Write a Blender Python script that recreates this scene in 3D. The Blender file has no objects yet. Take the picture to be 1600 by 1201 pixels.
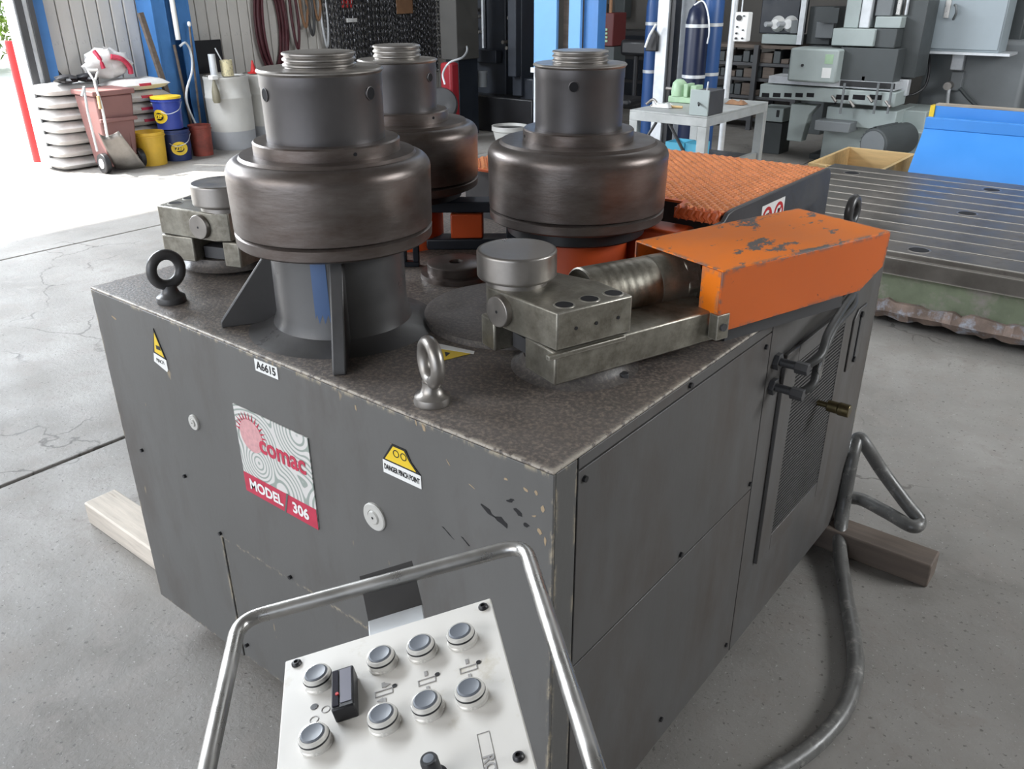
import bpy, bmesh, math, random
from mathutils import Matrix, Vector
random.seed(7)
PI = math.pi
C = bpy.context.scene.collection
scene = bpy.context.scene

# ---------------------------------------------------------------- camera
RR = ((0.7803447, 0.6253280, -0.0051961), (0.2643770, -0.3374224, -0.9034661), (-0.5667159, 0.7036412, -0.4286281))
FPX = 1314.4656
CAM = Vector((0.643339, -0.899516, 1.719886))
cd = bpy.data.cameras.new('camera'); cam = bpy.data.objects.new('camera', cd); C.objects.link(cam)
r0, r1, r2 = [Vector(r) for r in RR]
m = Matrix.Identity(4)
for i in range(3):
    m[i][0] = r0[i]; m[i][1] = -r1[i]; m[i][2] = -r2[i]; m[i][3] = CAM[i]
cam.matrix_world = m
cd.sensor_fit = 'HORIZONTAL'; cd.sensor_width = 36; cd.lens = 36 * FPX / 1600
cd.clip_start = 0.02; cd.clip_end = 300
scene.camera = cam

# ---------------------------------------------------------------- world, sun, lights, exposure
w = bpy.data.worlds.new('sky'); scene.world = w; w.use_nodes = True
nt = w.node_tree; nt.nodes.clear()
out = nt.nodes.new('ShaderNodeOutputWorld'); bg = nt.nodes.new('ShaderNodeBackground')
bg.inputs['Color'].default_value = (0.80, 0.88, 1.0, 1); bg.inputs['Strength'].default_value = 3.0
nt.links.new(bg.outputs[0], out.inputs[0])
sd = bpy.data.lights.new('sun', 'SUN'); sd.energy = 16; sd.angle = math.radians(1.0); sd.color = (1.0, 0.96, 0.9)
so = bpy.data.objects.new('sun', sd); C.objects.link(so)
so.rotation_euler = Vector((-3.0, -1.75, 4.5)).to_track_quat('Z', 'Y').to_euler()
so.location = (-14, -4, 12)
def area(name, loc, target, sx, sy, power, col):
    l = bpy.data.lights.new(name, 'AREA'); l.shape = 'RECTANGLE'; l.size = sx; l.size_y = sy; l.energy = power; l.color = col
    o = bpy.data.objects.new(name, l); C.objects.link(o); o.location = loc
    o.rotation_euler = (Vector(loc) - Vector(target)).to_track_quat('Z', 'Y').to_euler()
    return o
area('door_daylight', (-8.3, 0.0, 4.1), (-2.5, 1.0, 0.0), 6.0, 1.4, 880, (0.88, 0.94, 1.0))
area('front_daylight', (-2.5, -5.6, 3.4), (-1.0, 2.0, 0.6), 5.0, 2.4, 155, (1.0, 0.97, 0.92))
area('rear_overhead_fill', (-2.0, 7.0, 4.7), (-2.2, 7.4, 0.0), 6.0, 3.0, 135, (0.93, 0.97, 1.0))  # added overhead fill for the rear; the ceiling has no skylight
area('back_bay_daylight', (5.2, 4.6, 3.6), (0.6, 4.2, 0.0), 3.0, 2.0, 420, (0.95, 0.98, 1.0))
scene.view_settings.view_transform = 'Standard'; scene.view_settings.look = 'None'
scene.view_settings.exposure = 0.0; scene.view_settings.gamma = 1.0; scene.view_settings.use_curve_mapping = False

# ---------------------------------------------------------------- helpers
def ray(px, py):
    return r0 * ((px - 800) / FPX) + r1 * ((py - 600.5) / FPX) + r2
def on(px, py, v, ax=2):                       # point of the photograph's view line on the plane axis=v
    d = ray(px, py); return CAM + d * ((v - CAM[ax]) / d[ax])
def hgt(py, q, px=None):                       # height above world point q at image row py
    a, b = -3.0, 8.0
    for _ in range(50):
        mm = (a + b) / 2; p = Vector((q[0], q[1], mm)) - CAM
        if 600.5 + FPX * p.dot(r1) / p.dot(r2) > py: a = mm
        else: b = mm
    return mm
WL = {}
def empty(name, loc, label=None, cat=None, group=None):
    o = bpy.data.objects.new(name, None); C.objects.link(o); o.location = loc; o.empty_display_size = 0.1
    WL[o.name] = Vector(loc)
    if label: tag(o, label, cat, group)
    return o
def tag(o, label, cat, group=None):
    o['label'] = label; o['category'] = cat
    if group: o['group'] = group
    return o
class MB:
    def __init__(s): s.v = []; s.f = []
    def add(s, vs, fs, M=None):
        n = len(s.v)
        s.v += [(M @ Vector(v)) if M is not None else Vector(v) for v in vs]
        s.f += [tuple(i + n for i in f) for f in fs]; return s
    def box(s, x0, x1, y0, y1, z0, z1, M=None):
        vs = [(x, y, z) for z in (z0, z1) for y in (y0, y1) for x in (x0, x1)]
        return s.add(vs, [(0, 2, 3, 1), (4, 5, 7, 6), (0, 1, 5, 4), (2, 6, 7, 3), (0, 4, 6, 2), (1, 3, 7, 5)], M)
    def cbox(s, c, sz, M=None):
        return s.box(c[0]-sz[0]/2, c[0]+sz[0]/2, c[1]-sz[1]/2, c[1]+sz[1]/2, c[2]-sz[2]/2, c[2]+sz[2]/2, M)
    def prism(s, poly, z0, z1, M=None):        # poly in xy, extruded in z
        A = sum(poly[i][0]*poly[(i+1) % len(poly)][1] - poly[(i+1) % len(poly)][0]*poly[i][1] for i in range(len(poly)))
        if A < 0: poly = poly[::-1]
        n = len(poly); vs = [(x, y, z0) for x, y in poly] + [(x, y, z1) for x, y in poly]
        fs = [tuple(range(n))[::-1], tuple(range(n, 2*n))] + [(i, (i+1) % n, n+(i+1) % n, n+i) for i in range(n)]
        return s.add(vs, fs, M)
    def lathe(s, prof, c=(0, 0, 0), seg=64, M=None):   # prof [(r,z)]
        vs = []; fs = []; T = Matrix.Translation(c); T = (M @ T) if M is not None else T; ring = []
        for r, z in prof:
            if r < 1e-6: ring.append([len(vs)]); vs.append((0, 0, z))
            else:
                ring.append(list(range(len(vs), len(vs)+seg)))
                vs += [(r*math.cos(2*PI*i/seg), r*math.sin(2*PI*i/seg), z) for i in range(seg)]
        for a, b in zip(ring, ring[1:]):
            for i in range(seg):
                j = (i+1) % seg
                if len(a) == 1 and len(b) == 1: continue
                if len(a) == 1: fs.append((a[0], b[j], b[i]))
                elif len(b) == 1: fs.append((a[i], a[j], b[0]))
                else: fs.append((a[i], a[j], b[j], b[i]))
        return s.add(vs, fs, T)
    def cyl(s, p0, p1, r, seg=24, r2=None):
        p0 = Vector(p0); p1 = Vector(p1); d = p1 - p0; L = d.length
        M = Matrix.Translation(p0) @ d.to_track_quat('Z', 'Y').to_matrix().to_4x4()
        r2 = r if r2 is None else r2
        return s.lathe([(0, 0), (r, 0), (r2, L), (0, L)], seg=seg, M=M)
    def tube(s, pts, r, seg=12, cap=True, closed=False):
        pts = [Vector(p) for p in pts]; n = len(pts); vs = []; up = None
        for i, p in enumerate(pts):
            if closed: t = pts[(i+1) % n] - pts[i-1]
            else: t = pts[min(i+1, n-1)] - pts[max(i-1, 0)]
            t.normalize()
            if up is None: up = t.orthogonal().normalized()
            up = (up - t*up.dot(t)).normalized(); b = t.cross(up)
            rr = r[i] if isinstance(r, (list, tuple)) else r
            vs += [p + (up*math.cos(2*PI*k/seg) + b*math.sin(2*PI*k/seg))*rr for k in range(seg)]
        fs = []
        for i in range(n if closed else n-1):
            for k in range(seg):
                a = i*seg+k; b2 = i*seg+(k+1) % seg; c_ = ((i+1) % n)*seg+(k+1) % seg; d = ((i+1) % n)*seg+k
                fs.append((a, b2, c_, d))
        if cap and not closed: fs += [tuple(range(seg))[::-1], tuple(range((n-1)*seg, n*seg))]
        return s.add(vs, fs)
    def build(s, name, mat, parent=None, org=None, bevel=0, smooth=40, seg=2, kind=None, label=None, cat=None, group=None, recalc=True):
        if org is None:
            xs = [v.x for v in s.v]; ys = [v.y for v in s.v]; zs = [v.z for v in s.v]
            org = Vector(((min(xs)+max(xs))/2, (min(ys)+max(ys))/2, min(zs)))
        org = Vector(org)
        me = bpy.data.meshes.new(name); me.from_pydata([tuple(v-org) for v in s.v], [], s.f); me.update()
        if recalc:
            bm = bmesh.new(); bm.from_mesh(me); bmesh.ops.recalc_face_normals(bm, faces=bm.faces); bm.to_mesh(me); bm.free()
        if smooth:
            for p in me.polygons: p.use_smooth = True
            me.set_sharp_from_angle(angle=math.radians(smooth))
        o = bpy.data.objects.new(name, me); C.objects.link(o)
        if mat: me.materials.append(mat)
        WL[o.name] = org
        if parent is not None: o.parent = parent; o.location = org - WL[parent.name]
        else: o.location = org
        if bevel:
            b = o.modifiers.new('bevel', 'BEVEL'); b.width = bevel; b.segments = seg; b.limit_method = 'ANGLE'; b.angle_limit = math.radians(40)
        if kind: o['kind'] = kind
        if label: o['label'] = label
        if cat: o['category'] = cat
        if group: o['group'] = group
        return o
def copy_tree(o, loc, label=None, par=None):
    c = o.copy(); C.objects.link(c)
    if par is not None: c.parent = par; 
    else: c.location = loc
    WL[c.name] = Vector(loc) if loc is not None else None
    if label: c['label'] = label
    for ch in list(o.children): copy_tree(ch, None, None, c)
    return c
def bez(pts, n=8):                              # Catmull-Rom through points
    P = [Vector(p) for p in pts]; P = [P[0]*2-P[1]] + P + [P[-1]*2-P[-2]]; out = []
    for i in range(1, len(P)-2):
        for k in range(n):
            t = k/n; a, b, c, d = P[i-1:i+3]
            out.append(0.5*((2*b)+(c-a)*t+(2*a-5*b+4*c-d)*t*t+(3*b-a-3*c+d)*t**3))
    out.append(P[-2]); return out
def fillet(pts, rad, n=8):
    P = [Vector(p) for p in pts]; out = [P[0]]
    for a, b, c in zip(P, P[1:], P[2:]):
        u = (a-b).normalized(); v = (c-b).normalized(); p = b+u*rad; q = b+v*rad
        for k in range(n+1):
            t = k/n; out.append(p*(1-t)**2 + b*2*t*(1-t) + q*t*t)
    out.append(P[-1]); return out
FR = Matrix(((1, 0, 0, 0), (0, 0, -1, 0), (0, 1, 0, 0), (0, 0, 0, 1)))      # xy -> x,z facing -y
RT = Matrix(((0, 0, 1, 0), (1, 0, 0, 0), (0, 1, 0, 0), (0, 0, 0, 1)))       # xy -> y,z facing +x
def text(name, s, size, M, mat, parent, bold=0.0, depth=0.0006, sx=1.0, align='CENTER'):
    cu = bpy.data.curves.new(name, 'FONT'); cu.body = s; cu.size = size; cu.align_x = align; cu.align_y = 'CENTER'
    cu.offset = bold; cu.extrude = depth/2; cu.resolution_u = 3
    t = bpy.data.objects.new('tmp', cu); C.objects.link(t)
    dg = bpy.context.evaluated_depsgraph_get(); me = t.evaluated_get(dg).to_mesh()
    mb = MB(); S = Matrix.Diagonal((sx, 1, 1, 1))
    mb.add([v.co.copy() for v in me.vertices], [tuple(p.vertices) for p in me.polygons], M @ S)
    t.evaluated_get(dg).to_mesh_clear(); bpy.data.objects.remove(t)
    return mb.build(name, mat, parent, smooth=0)
# ---- materials
def mat(name, col, rough=0.5, metal=0.0, var=0.12, vscale=6.0, col2=None, amt2=0.5, scale2=8.0, soft2=0.08, bump=0.1, bscale=60.0,
        col3=None, amt3=0.3, scale3=30, wear=None, wearw=0.006, wearamt=0.5, stretch=None, emit=0, roughvar=0.12, spec=0.5, coat=0, trans=0):
    M = bpy.data.materials.new(name); M.use_nodes = True; t = M.node_tree; N = t.nodes; L = t.links
    p = N['Principled BSDF']; p.inputs['Roughness'].default_value = rough; p.inputs['Metallic'].default_value = metal
    p.inputs['Specular IOR Level'].default_value = spec; p.inputs['Coat Weight'].default_value = coat
    tc = N.new('ShaderNodeTexCoord'); src = tc.outputs['Object']
    if stretch:
        mp = N.new('ShaderNodeMapping'); mp.inputs['Scale'].default_value = stretch; L.new(src, mp.inputs[0]); src = mp.outputs[0]
    def noise(sc, det=5, r=0.6):
        n = N.new('ShaderNodeTexNoise'); n.inputs['Scale'].default_value = sc; n.inputs['Detail'].default_value = det; n.inputs['Roughness'].default_value = r
        L.new(src, n.inputs['Vector']); return n.outputs['Fac']
    def mixc(f, a, b):
        x = N.new('ShaderNodeMix'); x.data_type = 'RGBA'; L.new(f, x.inputs[0])
        for i, q in ((6, a), (7, b)):
            if isinstance(q, tuple): x.inputs[i].default_value = (*q, 1)
            else: L.new(q, x.inputs[i])
        return x.outputs[2]
    def ramp(f, lo, hi):
        x = N.new('ShaderNodeMapRange'); x.inputs[1].default_value = lo; x.inputs[2].default_value = hi; x.clamp = True; L.new(f, x.inputs[0]); return x.outputs[0]
    n1 = noise(vscale); f1 = ramp(n1, 0.3, 0.7)
    c = mixc(f1, tuple(max(0, x*(1-var)) for x in col), tuple(min(1, x*(1+var)) for x in col))
    if col2 is not None:
        n2 = noise(scale2, 8, 0.7); f2 = ramp(n2, 1-amt2-soft2+0.0, 1-amt2+soft2); c = mixc(f2, c, col2)
    if col3 is not None: c = mixc(ramp(noise(scale3, 3, 0.5), 1-amt3-0.01, 1-amt3+0.02), c, col3)
    if wear is not None:
        bv = N.new('ShaderNodeBevel'); bv.samples = 4; bv.inputs['Radius'].default_value = wearw
        g = N.new('ShaderNodeNewGeometry'); d = N.new('ShaderNodeVectorMath'); d.operation = 'DOT_PRODUCT'
        L.new(bv.outputs[0], d.inputs[0]); L.new(g.outputs['Normal'], d.inputs[1])
        e = ramp(d.outputs['Value'], 0.998, 0.93); n3 = noise(40, 6, 0.7)
        ml = N.new('ShaderNodeMath'); ml.operation = 'MULTIPLY'; L.new(e, ml.inputs[0]); L.new(ramp(n3, 0.62-wearamt*0.4, 0.70-wearamt*0.4), ml.inputs[1])
        c = mixc(ml.outputs[0], c, wear)
    L.new(c, p.inputs['Base Color'])
    if roughvar:
        rr = N.new('ShaderNodeMapRange'); rr.inputs[3].default_value = max(0.02, rough-roughvar); rr.inputs[4].default_value = min(1, rough+roughvar)
        L.new(f1, rr.inputs[0]); L.new(rr.outputs[0], p.inputs['Roughness'])
    if bump:
        b = N.new('ShaderNodeBump'); b.inputs['Strength'].default_value = bump; b.inputs['Distance'].default_value = 0.004
        L.new(noise(bscale, 4), b.inputs['Height']); L.new(b.outputs[0], p.inputs['Normal'])
    if emit:
        p.inputs['Emission Color'].default_value = (*col, 1); p.inputs['Emission Strength'].default_value = emit
    if trans: p.inputs['Transmission Weight'].default_value = trans
    return M
def flat(name, col, rough=0.5, metal=0, **k): return mat(name, col, rough, metal, var=k.pop('var', 0.06), bump=0, roughvar=0.03, **k)
M = {}
M['cab'] = mat('grey machine paint', (0.118, 0.116, 0.112), 0.42, 0, col3=(0.27, 0.22, 0.15), amt3=0.265, scale3=26, var=0.10, vscale=3, col2=(0.085, 0.075, 0.068), amt2=0.38, scale2=4, soft2=0.12, bump=0.05, bscale=120, wear=(0.42, 0.36, 0.26), wearw=0.013, wearamt=0.30, stretch=(1, 1, 0.35))
M['cabtop'] = mat('dusty worn machine top', (0.105, 0.092, 0.086), 0.50, 0, var=0.38, vscale=3.5, col2=(0.27, 0.225, 0.185), amt2=0.44, scale2=130, soft2=0.10, bump=0.25, bscale=150, wear=(0.50, 0.45, 0.38), wearw=0.016, wearamt=0.5)
M['cabside'] = mat('grey machine paint side', (0.100, 0.097, 0.095), 0.42, 0, var=0.14, vscale=3, col2=(0.080, 0.068, 0.06), amt2=0.42, scale2=4, soft2=0.12, bump=0.05, bscale=120, stretch=(1, 1, 0.35))
M['dusty'] = mat('dusty dark top paint', (0.085, 0.076, 0.072), 0.5, 0, var=0.3, vscale=6, col2=(0.17, 0.15, 0.13), amt2=0.43, scale2=130, soft2=0.1, bump=0.2, bscale=150)
M['castgrey'] = mat('painted grey casting', (0.068, 0.066, 0.066), 0.36, 0, var=0.12, vscale=8, bump=0.08, bscale=60)
M['roller'] = mat('oiled turned steel', (0.165, 0.145, 0.135), 0.38, 0.7, var=0.16, vscale=7, col2=(0.10, 0.076, 0.065), amt2=0.47, scale2=5, soft2=0.15, bump=0.10, bscale=40, stretch=(1, 1, 3.5), roughvar=0.08)
M['sleeve'] = mat('dark blued steel sleeve', (0.10, 0.094, 0.095), 0.42, 0.65, var=0.12, vscale=9, bump=0.05, bscale=90, roughvar=0.06)
M['rim'] = mat('bare steel rim', (0.29, 0.27, 0.25), 0.38, 0.8, var=0.15, vscale=14, bump=0.06, bscale=80)
M['steel'] = mat('worn guide steel', (0.30, 0.285, 0.24), 0.45, 0.75, var=0.2, vscale=12, col2=(0.13, 0.115, 0.09), amt2=0.45, scale2=16, soft2=0.15, bump=0.15, bscale=70, wear=(0.5, 0.48, 0.43), wearw=0.004, wearamt=0.6)
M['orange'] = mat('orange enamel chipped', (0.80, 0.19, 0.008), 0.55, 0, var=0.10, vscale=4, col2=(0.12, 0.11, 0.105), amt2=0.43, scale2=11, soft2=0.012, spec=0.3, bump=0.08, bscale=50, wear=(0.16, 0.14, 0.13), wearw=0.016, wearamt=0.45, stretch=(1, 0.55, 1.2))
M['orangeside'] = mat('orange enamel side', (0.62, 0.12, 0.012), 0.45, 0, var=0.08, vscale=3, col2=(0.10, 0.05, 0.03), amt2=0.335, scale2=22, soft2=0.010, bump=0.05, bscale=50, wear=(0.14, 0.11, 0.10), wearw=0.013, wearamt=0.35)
M['orangehub'] = mat('orange red hub paint', (0.50, 0.07, 0.012), 0.45, 0, var=0.12, vscale=6, bump=0.05)
M['deck'] = mat('orange tread plate', (0.66, 0.13, 0.03), 0.42, 0, var=0.1, vscale=6, bump=0.05)
M['tread'] = mat('orange tread studs highlit', (0.84, 0.32, 0.13), 0.38, 0, var=0.15, vscale=20, bump=0)  # paler orange than the plate, painting highlights onto the studs
M['black'] = flat('black', (0.012, 0.012, 0.014), 0.4)
M['darkhole'] = flat('dark opening', (0.006, 0.006, 0.008), 0.9)
M['rubber'] = mat('grey conduit hose', (0.12, 0.118, 0.112), 0.38, 0, var=0.2, vscale=20, bump=0.15, bscale=120, col2=(0.28, 0.27, 0.25), amt2=0.38, scale2=30)
M['darkgrey'] = mat('dark grey paint', (0.055, 0.055, 0.058), 0.45, 0, var=0.12)
M['chrome'] = mat('bright tube steel', (0.46, 0.45, 0.43), 0.32, 0.85, var=0.08, vscale=25, bump=0)
M['hydhose'] = mat('black hydraulic hose', (0.045, 0.045, 0.043), 0.45, 0, var=0.2)
M['galv'] = mat('galvanised steel', (0.62, 0.64, 0.66), 0.4, 0.3, var=0.1, vscale=15)
M['panelwhite'] = mat('off white panel enamel', (0.72, 0.695, 0.65), 0.38, 0, var=0.04, vscale=6, col2=(0.55, 0.50, 0.40), amt2=0.33, scale2=14, bump=0.02)
M['btncap'] = flat('slate button cap', (0.15, 0.165, 0.19), 0.4)
M['btnring'] = mat('clouded clear bezel', (0.62, 0.60, 0.56), 0.2, 0.1, var=0.15, vscale=60, bump=0)
M['white'] = flat('white', (0.8, 0.8, 0.78), 0.5)
M['print_grey'] = flat('grey print', (0.33, 0.32, 0.31), 0.6)
M['crimson'] = mat('crimson print', (0.50, 0.035, 0.075), 0.4, 0, var=0.15, vscale=40, bump=0)
M['pink'] = mat('faded pink print', (0.62, 0.33, 0.34), 0.4, 0, var=0.18, vscale=80, bump=0)
M['yellow'] = mat('warning yellow', (0.80, 0.56, 0.03), 0.4, 0, var=0.1, bump=0)
M['brass'] = mat('brass', (0.15, 0.12, 0.06), 0.35, 0.8, var=0.2)
M['red'] = flat('red', (0.55, 0.02, 0.02), 0.45)
M['wood'] = mat('grey weathered timber', (0.36, 0.31, 0.25), 0.85, 0, var=0.3, vscale=9, stretch=(0.3, 3, 3), bump=0.4, bscale=20, col2=(0.14, 0.10, 0.07), amt2=0.35, scale2=8)
M['woodlight'] = mat('pale weathered timber', (0.58, 0.52, 0.45), 0.85, 0, var=0.25, vscale=9, stretch=(0.3, 3, 3), bump=0.4, bscale=20, col2=(0.22, 0.17, 0.13), amt2=0.32, scale2=8)
M['wooddark'] = mat('dark oily timber', (0.14, 0.11, 0.09), 0.8, 0, var=0.3, vscale=9, stretch=(0.3, 3, 3), bump=0.4, bscale=20)
M['pine'] = mat('raw pine', (0.66, 0.46, 0.22), 0.7, 0, var=0.15, vscale=9, stretch=(0.4, 3, 3), bump=0.15)
M['blue'] = mat('bright blue sheet enamel', (0.055, 0.27, 0.72), 0.38, 0, var=0.06, vscale=2, bump=0.03, bscale=8)
M['columnblue'] = mat('column blue paint', (0.055, 0.19, 0.46), 0.45, 0, var=0.12, vscale=4)
M['columnlit'] = mat('lit column blue paint', (0.16, 0.38, 0.72), 0.5, 0, var=0.07, vscale=4)  # column blue lightened to paint in the light on the front flanges
M['plank'] = mat('off white wall board', (0.60, 0.575, 0.535), 0.6, 0, var=0.08, vscale=3, col2=(0.26, 0.25, 0.24), amt2=0.30, scale2=12, soft2=0.06, bump=0.1, bscale=30, stretch=(1, 1, 0.6))
M['backwall'] = mat('dim brown grey wall', (0.10, 0.093, 0.085), 0.8, 0, var=0.1)
M['plate'] = mat('planed iron plate', (0.15, 0.135, 0.12), 0.40, 0.5, var=0.25, vscale=5, col2=(0.10, 0.085, 0.075), amt2=0.4, scale2=4, bump=0.15, bscale=40, wear=(0.60, 0.56, 0.50), wearw=0.012, wearamt=1.0)
M['platebase'] = mat('green base over rusty iron', (0.20, 0.23, 0.15), 0.7, 0, var=0.25, vscale=5, col2=(0.30, 0.27, 0.24), amt2=0.42, scale2=9, bump=0.4, bscale=30)
M['rustbase'] = mat('rusty casting foot', (0.22, 0.16, 0.13), 0.8, 0, var=0.35, vscale=12, col2=(0.35, 0.37, 0.42), amt2=0.42, scale2=14, bump=0.8, bscale=25)
M['mill'] = mat('light grey green machine paint', (0.36, 0.41, 0.40), 0.45, 0, var=0.08, vscale=4, bump=0.05)
M['milldark'] = mat('dark grey green machine paint', (0.062, 0.070, 0.072), 0.5, 0, var=0.15, vscale=4, bump=0.05)
M['millmid'] = mat('mid grey machine paint', (0.165, 0.178, 0.185), 0.5, 0, var=0.1, vscale=4, bump=0.05)
M['cabinet'] = mat('blue grey cabinet enamel', (0.33, 0.38, 0.41), 0.42, 0, var=0.05, vscale=3, bump=0.02)
M['bluedark'] = mat('black blue machine paint', (0.014, 0.018, 0.026), 0.45, 0, var=0.25, vscale=5)
M['navy'] = flat('navy gas cylinder', (0.006, 0.012, 0.04), 0.35)
M['midblue'] = flat('deep blue gas cylinder', (0.03, 0.09, 0.26), 0.4)
M['deepred'] = flat('deep red', (0.28, 0.012, 0.02), 0.45)
M['bench'] = mat('dull grey bench steel', (0.40, 0.41, 0.40), 0.5, 0.2, var=0.15, vscale=9)
M['bag'] = mat('white woven sack', (0.62, 0.60, 0.58), 0.6, 0, var=0.08, vscale=14, bump=0.4, bscale=18)
M['bin'] = mat('brown plastic bin', (0.23, 0.11, 0.10), 0.5, 0, var=0.06)
M['pailyellow'] = mat('yellow plastic', (0.68, 0.42, 0.04), 0.45, 0, var=0.12)
M['pailblue'] = mat('royal blue pail', (0.03, 0.055, 0.30), 0.35, 0, var=0.08)
M['pailnavy'] = mat('navy pail', (0.015, 0.03, 0.11), 0.4, 0, var=0.08)
M['pailred'] = mat('rusty red pail', (0.24, 0.05, 0.035), 0.55, 0, var=0.35, vscale=12)
M['drum'] = mat('dirty white drum', (0.52, 0.51, 0.48), 0.45, 0, var=0.07, vscale=4, col2=(0.33, 0.32, 0.30), amt2=0.3, scale2=8)
M['drumlow'] = mat('drum liquid line grey', (0.36, 0.37, 0.39), 0.4, 0, var=0.07)
M['chain'] = mat('dull chain steel', (0.18, 0.18, 0.19), 0.4, 0.8, var=0.3, vscale=40, bump=0)
M['hosered'] = mat('dark red rubber hose', (0.085, 0.018, 0.025), 0.5, 0, var=0.3, vscale=10, bump=0)
M['visegreen'] = mat('pale green cast iron', (0.36, 0.52, 0.34), 0.5, 0, var=0.15, vscale=9)
M['cyan'] = flat('cyan plastic', (0.12, 0.50, 0.70), 0.4)
M['leaf'] = mat('sunlit foliage', (0.22, 0.34, 0.05), 0.6, 0, var=0.4, vscale=3, bump=0)
M['pavement'] = mat('outside pale concrete', (0.62, 0.61, 0.58), 0.8, 0, var=0.05, vscale=0.6, bump=0)
M['amber'] = flat('smoked glass', (0.03, 0.03, 0.04), 0.08)
M['meterface'] = flat('grey meter face', (0.20, 0.20, 0.24), 0.25)
M['tan'] = mat('tan sling webbing', (0.28, 0.15, 0.08), 0.8, 0, var=0.2)

# concrete floor material
def concrete():
    Mt = bpy.data.materials.new('workshop concrete'); Mt.use_nodes = True; t = Mt.node_tree; N = t.nodes; L = t.links; p = N['Principled BSDF']
    g = N.new('ShaderNodeNewGeometry'); P_ = g.outputs['Position']
    def nz(s, d=6, r=0.6, dist=0.0):
        n = N.new('ShaderNodeTexNoise'); n.inputs['Scale'].default_value = s; n.inputs['Detail'].default_value = d; n.inputs['Roughness'].default_value = r; n.inputs['Distortion'].default_value = dist
        L.new(P_, n.inputs['Vector']); return n.outputs['Fac']
    def mr(f, a, b, c=0.0, d=1.0):
        x = N.new('ShaderNodeMapRange'); x.inputs[1].default_value = a; x.inputs[2].default_value = b; x.inputs[3].default_value = c; x.inputs[4].default_value = d; L.new(f, x.inputs[0]); return x.outputs[0]
    def mx(f, a, b):
        x = N.new('ShaderNodeMix'); x.data_type = 'RGBA'; L.new(f, x.inputs[0])
        for i, q in ((6, a), (7, b)):
            if isinstance(q, tuple): x.inputs[i].default_value = (*q, 1)
            else: L.new(q, x.inputs[i])
        return x.outputs[2]
    c = mx(mr(nz(1.1), 0.35, 0.65), (0.20, 0.187, 0.17), (0.315, 0.30, 0.28))
    c = mx(mr(nz(7, 8, 0.7, 0.6), 0.50, 0.62), c, (0.255, 0.235, 0.215))
    c = mx(mr(nz(90, 3), 0.655, 0.70), c, (0.42, 0.40, 0.38))
    c = mx(mr(nz(60, 3), 0.37, 0.32), c, (0.13, 0.12, 0.11))
    v = N.new('ShaderNodeTexVoronoi'); v.feature = 'DISTANCE_TO_EDGE'; v.inputs['Scale'].default_value = 0.75
    dn = N.new('ShaderNodeTexNoise'); dn.inputs['Scale'].default_value = 2.5; dn.inputs['Detail'].default_value = 6; L.new(P_, dn.inputs['Vector'])
    ad = N.new('ShaderNodeMixRGB'); ad.blend_type = 'ADD'; ad.inputs[0].default_value = 0.55; L.new(P_, ad.inputs[1]); L.new(dn.outputs['Color'], ad.inputs[2]); L.new(ad.outputs[0], v.inputs['Vector'])
    ml = N.new('ShaderNodeMath'); ml.operation = 'MULTIPLY'; L.new(mr(v.outputs['Distance'], 0.006, 0.001), ml.inputs[0]); L.new(mr(nz(0.9), 0.5, 0.56), ml.inputs[1])
    c = mx(ml.outputs[0], c, (0.12, 0.11, 0.10))
    L.new(c, p.inputs['Base Color']); L.new(mr(nz(3), 0.3, 0.7, 0.45, 0.75), p.inputs['Roughness'])
    b = N.new('ShaderNodeBump'); b.inputs['Strength'].default_value = 0.6; b.inputs['Distance'].default_value = 0.006; L.new(nz(45, 8, 0.75), b.inputs['Height']); L.new(b.outputs[0], p.inputs['Normal'])
    return Mt
M['concrete'] = concrete()
def swirl():                                    # printed swirl lines of the nameplate
    Mt = bpy.data.materials.new('nameplate swirl print'); Mt.use_nodes = True; t = Mt.node_tree; N = t.nodes; L = t.links; p = N['Principled BSDF']
    tc = N.new('ShaderNodeTexCoord'); v = N.new('ShaderNodeTexVoronoi'); v.inputs['Scale'].default_value = 7.5; v.inputs['Randomness'].default_value = 0.8
    v.feature = 'SMOOTH_F1'; v.inputs['Smoothness'].default_value = 0.25
    L.new(tc.outputs['Object'], v.inputs['Vector']); ml = N.new('ShaderNodeMath'); ml.operation = 'MULTIPLY'; ml.inputs[1].default_value = 95; L.new(v.outputs['Distance'], ml.inputs[0])
    sn = N.new('ShaderNodeMath'); sn.operation = 'SINE'; L.new(ml.outputs[0], sn.inputs[0])
    x = N.new('ShaderNodeMapRange'); x.inputs[1].default_value = 0.1; x.inputs[2].default_value = 0.6; L.new(sn.outputs[0], x.inputs[0])
    mx = N.new('ShaderNodeMix'); mx.data_type = 'RGBA'; mx.inputs[6].default_value = (0.66, 0.64, 0.62, 1); mx.inputs[7].default_value = (0.30, 0.34, 0.31, 1); L.new(x.outputs[0], mx.inputs[0])
    L.new(mx.outputs[2], p.inputs['Base Color']); p.inputs['Roughness'].default_value = 0.3
    return Mt
M['swirl'] = swirl()

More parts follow.
